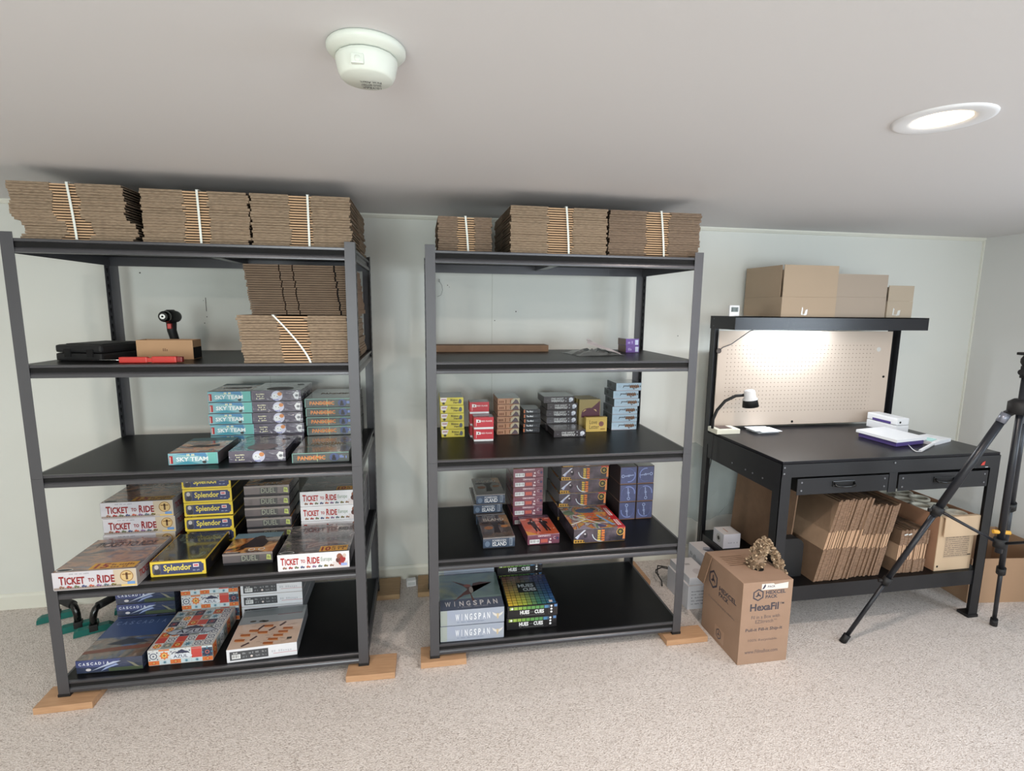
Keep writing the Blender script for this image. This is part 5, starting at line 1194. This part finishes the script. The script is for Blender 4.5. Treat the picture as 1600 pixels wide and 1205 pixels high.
b.prism([(-.02, 0), (.17, 0), (.17, .018), (.06, .022), (-.02, .014)], .0, .115, m_white, axis='y'); b.build('display_housing', t)
b = MB(); b.face([(.055, .02, .0225), (.055, .095, .0225), (-.005, .095, .0170), (-.005, .02, .0170)], M('lcd_pale_cyan', (176, 226, 222), rough=0.2)); b.build('lcd_screen', t)
b = MB(); pts = []
for k in range(13): s = k/12; pts.append((3.99+(-.075 if False else 0)-.07*math.sin(s*PI*.5), .075-.10*s, DZ+.006))
pts = [(3.985, .083, DZ+.012), (3.945, .02, DZ+.006), (3.925, -.018, DZ+.005), (3.945, -.022, DZ+.006)]
b.tube(pts, .002, m_white)
n = 90; cpts = []
for k in range(n+1):
    s = k/n; c_ = Vector((3.945, -.022, DZ+.009)).lerp(Vector((4.17, .10, DZ+.011)), s); a = s*2*PI*18
    cpts.append(c_+Vector((-.47, .88, 0))*math.cos(a)*.0065+Vector((0, 0, 1))*math.sin(a)*.0065)
b.tube(cpts, .0022, m_white, seg=6)
tag(b.build('coiled_cord'), 'white coiled cord between the scale and its display unit', 'cord')

# ------------------------------------------------------------------ things on the lower desk shelf
def upright(label, x0, x1, top_dx, y0, zt, depth, n, seed, tall=None, band=(.40, .63), tape=False):
    rg = random.Random(seed); root = thing('standing_box_bundle', label, 'bundle of cardboard boxes', (x0, y0, .2365), 0, 'flattened boxes standing on the lower desk shelf')
    h = zt-.2365; t_ = (x1-x0)/n
    for i in range(n):
        b = MB(); x = i*t_; dy = rg.uniform(0, .010); hh = h+rg.uniform(-.006, .006); z0_ = 0.0
        def slab(a, c, zz0, zz1, y, m, fm=None):
            sh0, sh1 = top_dx*zz0/h, top_dx*zz1/h
            P_ = [(a+sh0, y, zz0), (c+sh0, y, zz0), (c+sh0, depth, zz0), (a+sh0, depth, zz0), (a+sh1, y, zz1), (c+sh1, y, zz1), (c+sh1, depth, zz1), (a+sh1, depth, zz1)]
            vs = [b.bm.verts.new(q) for q in P_]
            for nme, ix in (('b', (0, 3, 2, 1)), ('t', (4, 5, 6, 7)), ('f', (0, 1, 5, 4)), ('k', (2, 3, 7, 6)), ('l', (3, 0, 4, 7)), ('r', (1, 2, 6, 5))):
                f = b.bm.faces.new([vs[q] for q in ix]); f.material_index = b.mi((fm or {}).get(nme, m))
        fe = M('cardboard_flute_warm', (148, 120, 98), rough=0.95, noise=(50, (104, 82, 66), 0.22, (1, 1, 4)))
        g0, g1 = band
        slab(x, x+t_*.55, z0_, hh, dy+.002, m_face, {'f': M('cardboard_fold_warm', (196, 160, 130), rough=0.85), 't': fe})
        slab(x+t_*.0, x+t_*.96, z0_, hh*g0, dy, m_face_d, {'f': fe, 't': fe}); slab(x, x+t_*.96, hh*g1, hh, dy, m_face_d, {'f': fe, 't': fe})
        b.build('flattened_box', root)
    if tape:
        b = MB(); p = Printer(b, x1-x0, depth, h, T=Matrix.Translation(((x1-x0)/2+top_dx, -.001, 0))); mt_ = M('clear_tape', (206, 208, 206), rough=0.12, coat=0.8)
        for u in (.01, .035, .10): p.rect('F', u, h-.022, u+.02, h-.014, mt_, 1, .2)
        b.build('tape_piece', root, keepn=True)
upright('tall bundle of flattened boxes leaning at the left of the lower desk shelf', 3.385, 3.585, .105, -.045, .655, .48, 18, 31, band=(.40, .62))
upright('bundle of flattened boxes leaning in the middle of the lower desk shelf', 3.600, 3.775, .085, -.035, .612, .46, 17, 32, band=(.40, .60))
upright('short bundle of flattened boxes beside the box of paper rolls', 3.870, 4.045, .015, -.040, .468, .30, 14, 33, band=(.30, .66), tape=True)
b = MB(); b.prism([(0, 0), (.006, 0), (.036, .45), (.030, .45)], .085, .590, m_face_d, axis='y', T=Matrix.Translation((3.330, 0, .2365)))
tag(b.build('large_cardboard_sheet'), 'large brown cardboard sheet standing along the left of the lower desk shelf', 'cardboard sheet')
t = MB(); rr = [(0, 0), (.105, 0), (.105, .16)] + [(.105-.045+.045*math.cos(a*PI/12), .16+.045*math.sin(a*PI/12)) for a in range(1, 7)] + [(0, .205)]
t.prism(rr, 0, .05, m_rub, axis='y'); tag(t.build('black_case', loc=(3.262, .02, .2365)), 'black round-cornered case standing behind the front left desk leg', 'case')
t = thing('white_product_box', 'small white cube-shaped box with a black dial picture', 'box', (3.142, .362, .2360))
b = MB(); b.box(0, .105, 0, .105, .0005, .085, M('white_cube_print', (226, 226, 236), rough=0.45), bevel=.001, fm={'t': wt, 'l': wb}); p = Printer(b, .105, .105, .085, T=Matrix.Translation((.0525, 0, 0)))
p.scribble('F', .03, .03, .055, .036, C((176, 178, 190)), 4, 1, 1); p.scribble('F', .065, .03, .09, .036, C((176, 178, 190)), 4, 1, 2); p.ell('L', .055, .045, .024, .026, C((180, 184, 184)), 1); p.ell('L', .055, .045, .011, .012, C((30, 30, 32)), 2); p.scribble('T', .04, .03, .05, .08, C((196, 150, 130)), 1, 1, 1); b.build('box_body', t, keepn=True)

t = thing('paper_roll_box', 'open brown box holding upright paper rolls at the right of the desk shelf', 'cardboard box', (4.098, -.045, .2365), .0)
m_bx = M('roll_box_board', (164, 124, 98), rough=0.85); m_bx2 = M('roll_box_pale', (206, 180, 150), rough=0.85); Wq, Dq, Hq = .222, .520, .300
b = MB()
for q in ((0, Wq, 0, .004, 0, Hq, m_bx2), (0, Wq, Dq-.004, Dq, 0, Hq, m_bx), (0, .004, .004, Dq-.004, 0, Hq, m_bx), (Wq-.004, Wq, .004, Dq-.004, 0, Hq, m_bx), (.004, Wq-.004, .004, Dq-.004, 0, .004, m_bx)): b.box(*q)
p = Printer(b, Wq, Dq, Hq, T=Matrix.Translation((Wq/2, 0, 0)))
p.rect('F', .045, .070, .200, .205, C((186, 162, 136)), 1)
for k in range(11): p.scribble('F', .050, .078+k*.0112, .195, .082+k*.0112, C((120, 104, 92)), 26, 2, k, .15)
b.box(.012, .022, -.001, .001, .02, .03, m_void); b.box(.196, .216, -.001, .001, .078, .083, m_void)
b.build('box_body', t, keepn=True)
b = MB(); b.box(.012, Wq+.004, -.018, -.014, Hq-.105, Hq, m_bx2, T=None); b.box(.006, Wq+.002, -.017, .002, Hq-.0005, Hq+.003, m_bx2); b.build('folded_down_flap', t)
k = 0
for (x, y) in [(cx, cy) for cy in (.060, .165, .270, .375) for cx in (.058, .163)]:
    b = MB(); zt = .2365+Hq-.010+.004*((k*7) % 3); k += 1
    b.lathe([(.050, .2425), (.0505, zt-.002), (.049, zt), (.038, zt), (.0365, zt-.002), (.0365, .2425), (.050, .2425)], C((214, 210, 196), .6), seg=32, T=Matrix.Translation((4.098+x, -.045+y, 0)))
    tag(b.build('paper_roll'), 'upright paper roll in the open box, %s row from the front, %s side' % (['first', 'second', 'third', 'fourth'][(k-1)//2], ['left', 'right'][(k-1) % 2]), 'paper roll', 'paper rolls standing in the open box')

# open box on the carpet at the right
t = thing('open_cardboard_box', 'open brown cardboard box on the carpet at the right end of the desk', 'cardboard box', (4.455, .045, FZ), -.12)
m_ob = M('cardboard_floor_box', (170, 138, 110), rough=0.85); b = MB(); Wo, Do, Ho = .56, .42, .262
for q in ((0, Wo, 0, .004, 0, Ho), (0, Wo, Do-.004, Do, 0, Ho), (0, .004, .004, Do-.004, 0, Ho), (Wo-.004, Wo, .004, Do-.004, 0, Ho), (.004, Wo-.004, .004, Do-.004, .0005, .004)): b.box(*q, m_ob)
b.build('box_body', t)
b = MB(); b.prism([(0, 0), (.004, 0), (.030, .105), (.026, .105)], .12, Do-.01, m_face_d, axis='y', T=Matrix.Translation((.0, 0, Ho+.001))); b.build('upright_flap', t)
b = MB(); b.prism([(0, 0), (0, .004), (-.17, -.150), (-.168, -.154)], .01, Do-.01, m_ob, axis='y', T=Matrix.Translation((Wo+.19, 0, Ho-.01)) ) if False else b.prism([(0, 0), (.003, -.002), (.080, -.110), (.077, -.112)], .01, Do-.01, m_ob, axis='y', T=Matrix.Translation((Wo, 0, Ho))); b.build('drooping_flap', t)

# clear film behind the desk, and the cable down the back leg
crumple('clear_plastic_film', 3.34, .797, .48, .46, .50, .03, 7, 7, M('clear_film', (214, 224, 224), rough=0.12, alpha=0.28), 'wrinkled clear plastic film hanging on the wall behind the desk', 'plastic film', 17)
bpy.data.objects['clear_plastic_film'].rotation_euler = (PI/2, 0, 0)
b = MB(); b.tube([(3.122, .50, DZ+.004), (3.112, .49, .80), (3.114, .50, .70), (3.102, .53, .55), (3.106, .54, .35), (3.095, .55, .10)], .003, m_rub)
tag(b.build('black_power_cord'), 'black power cord hanging down beside the back left desk leg', 'cord')
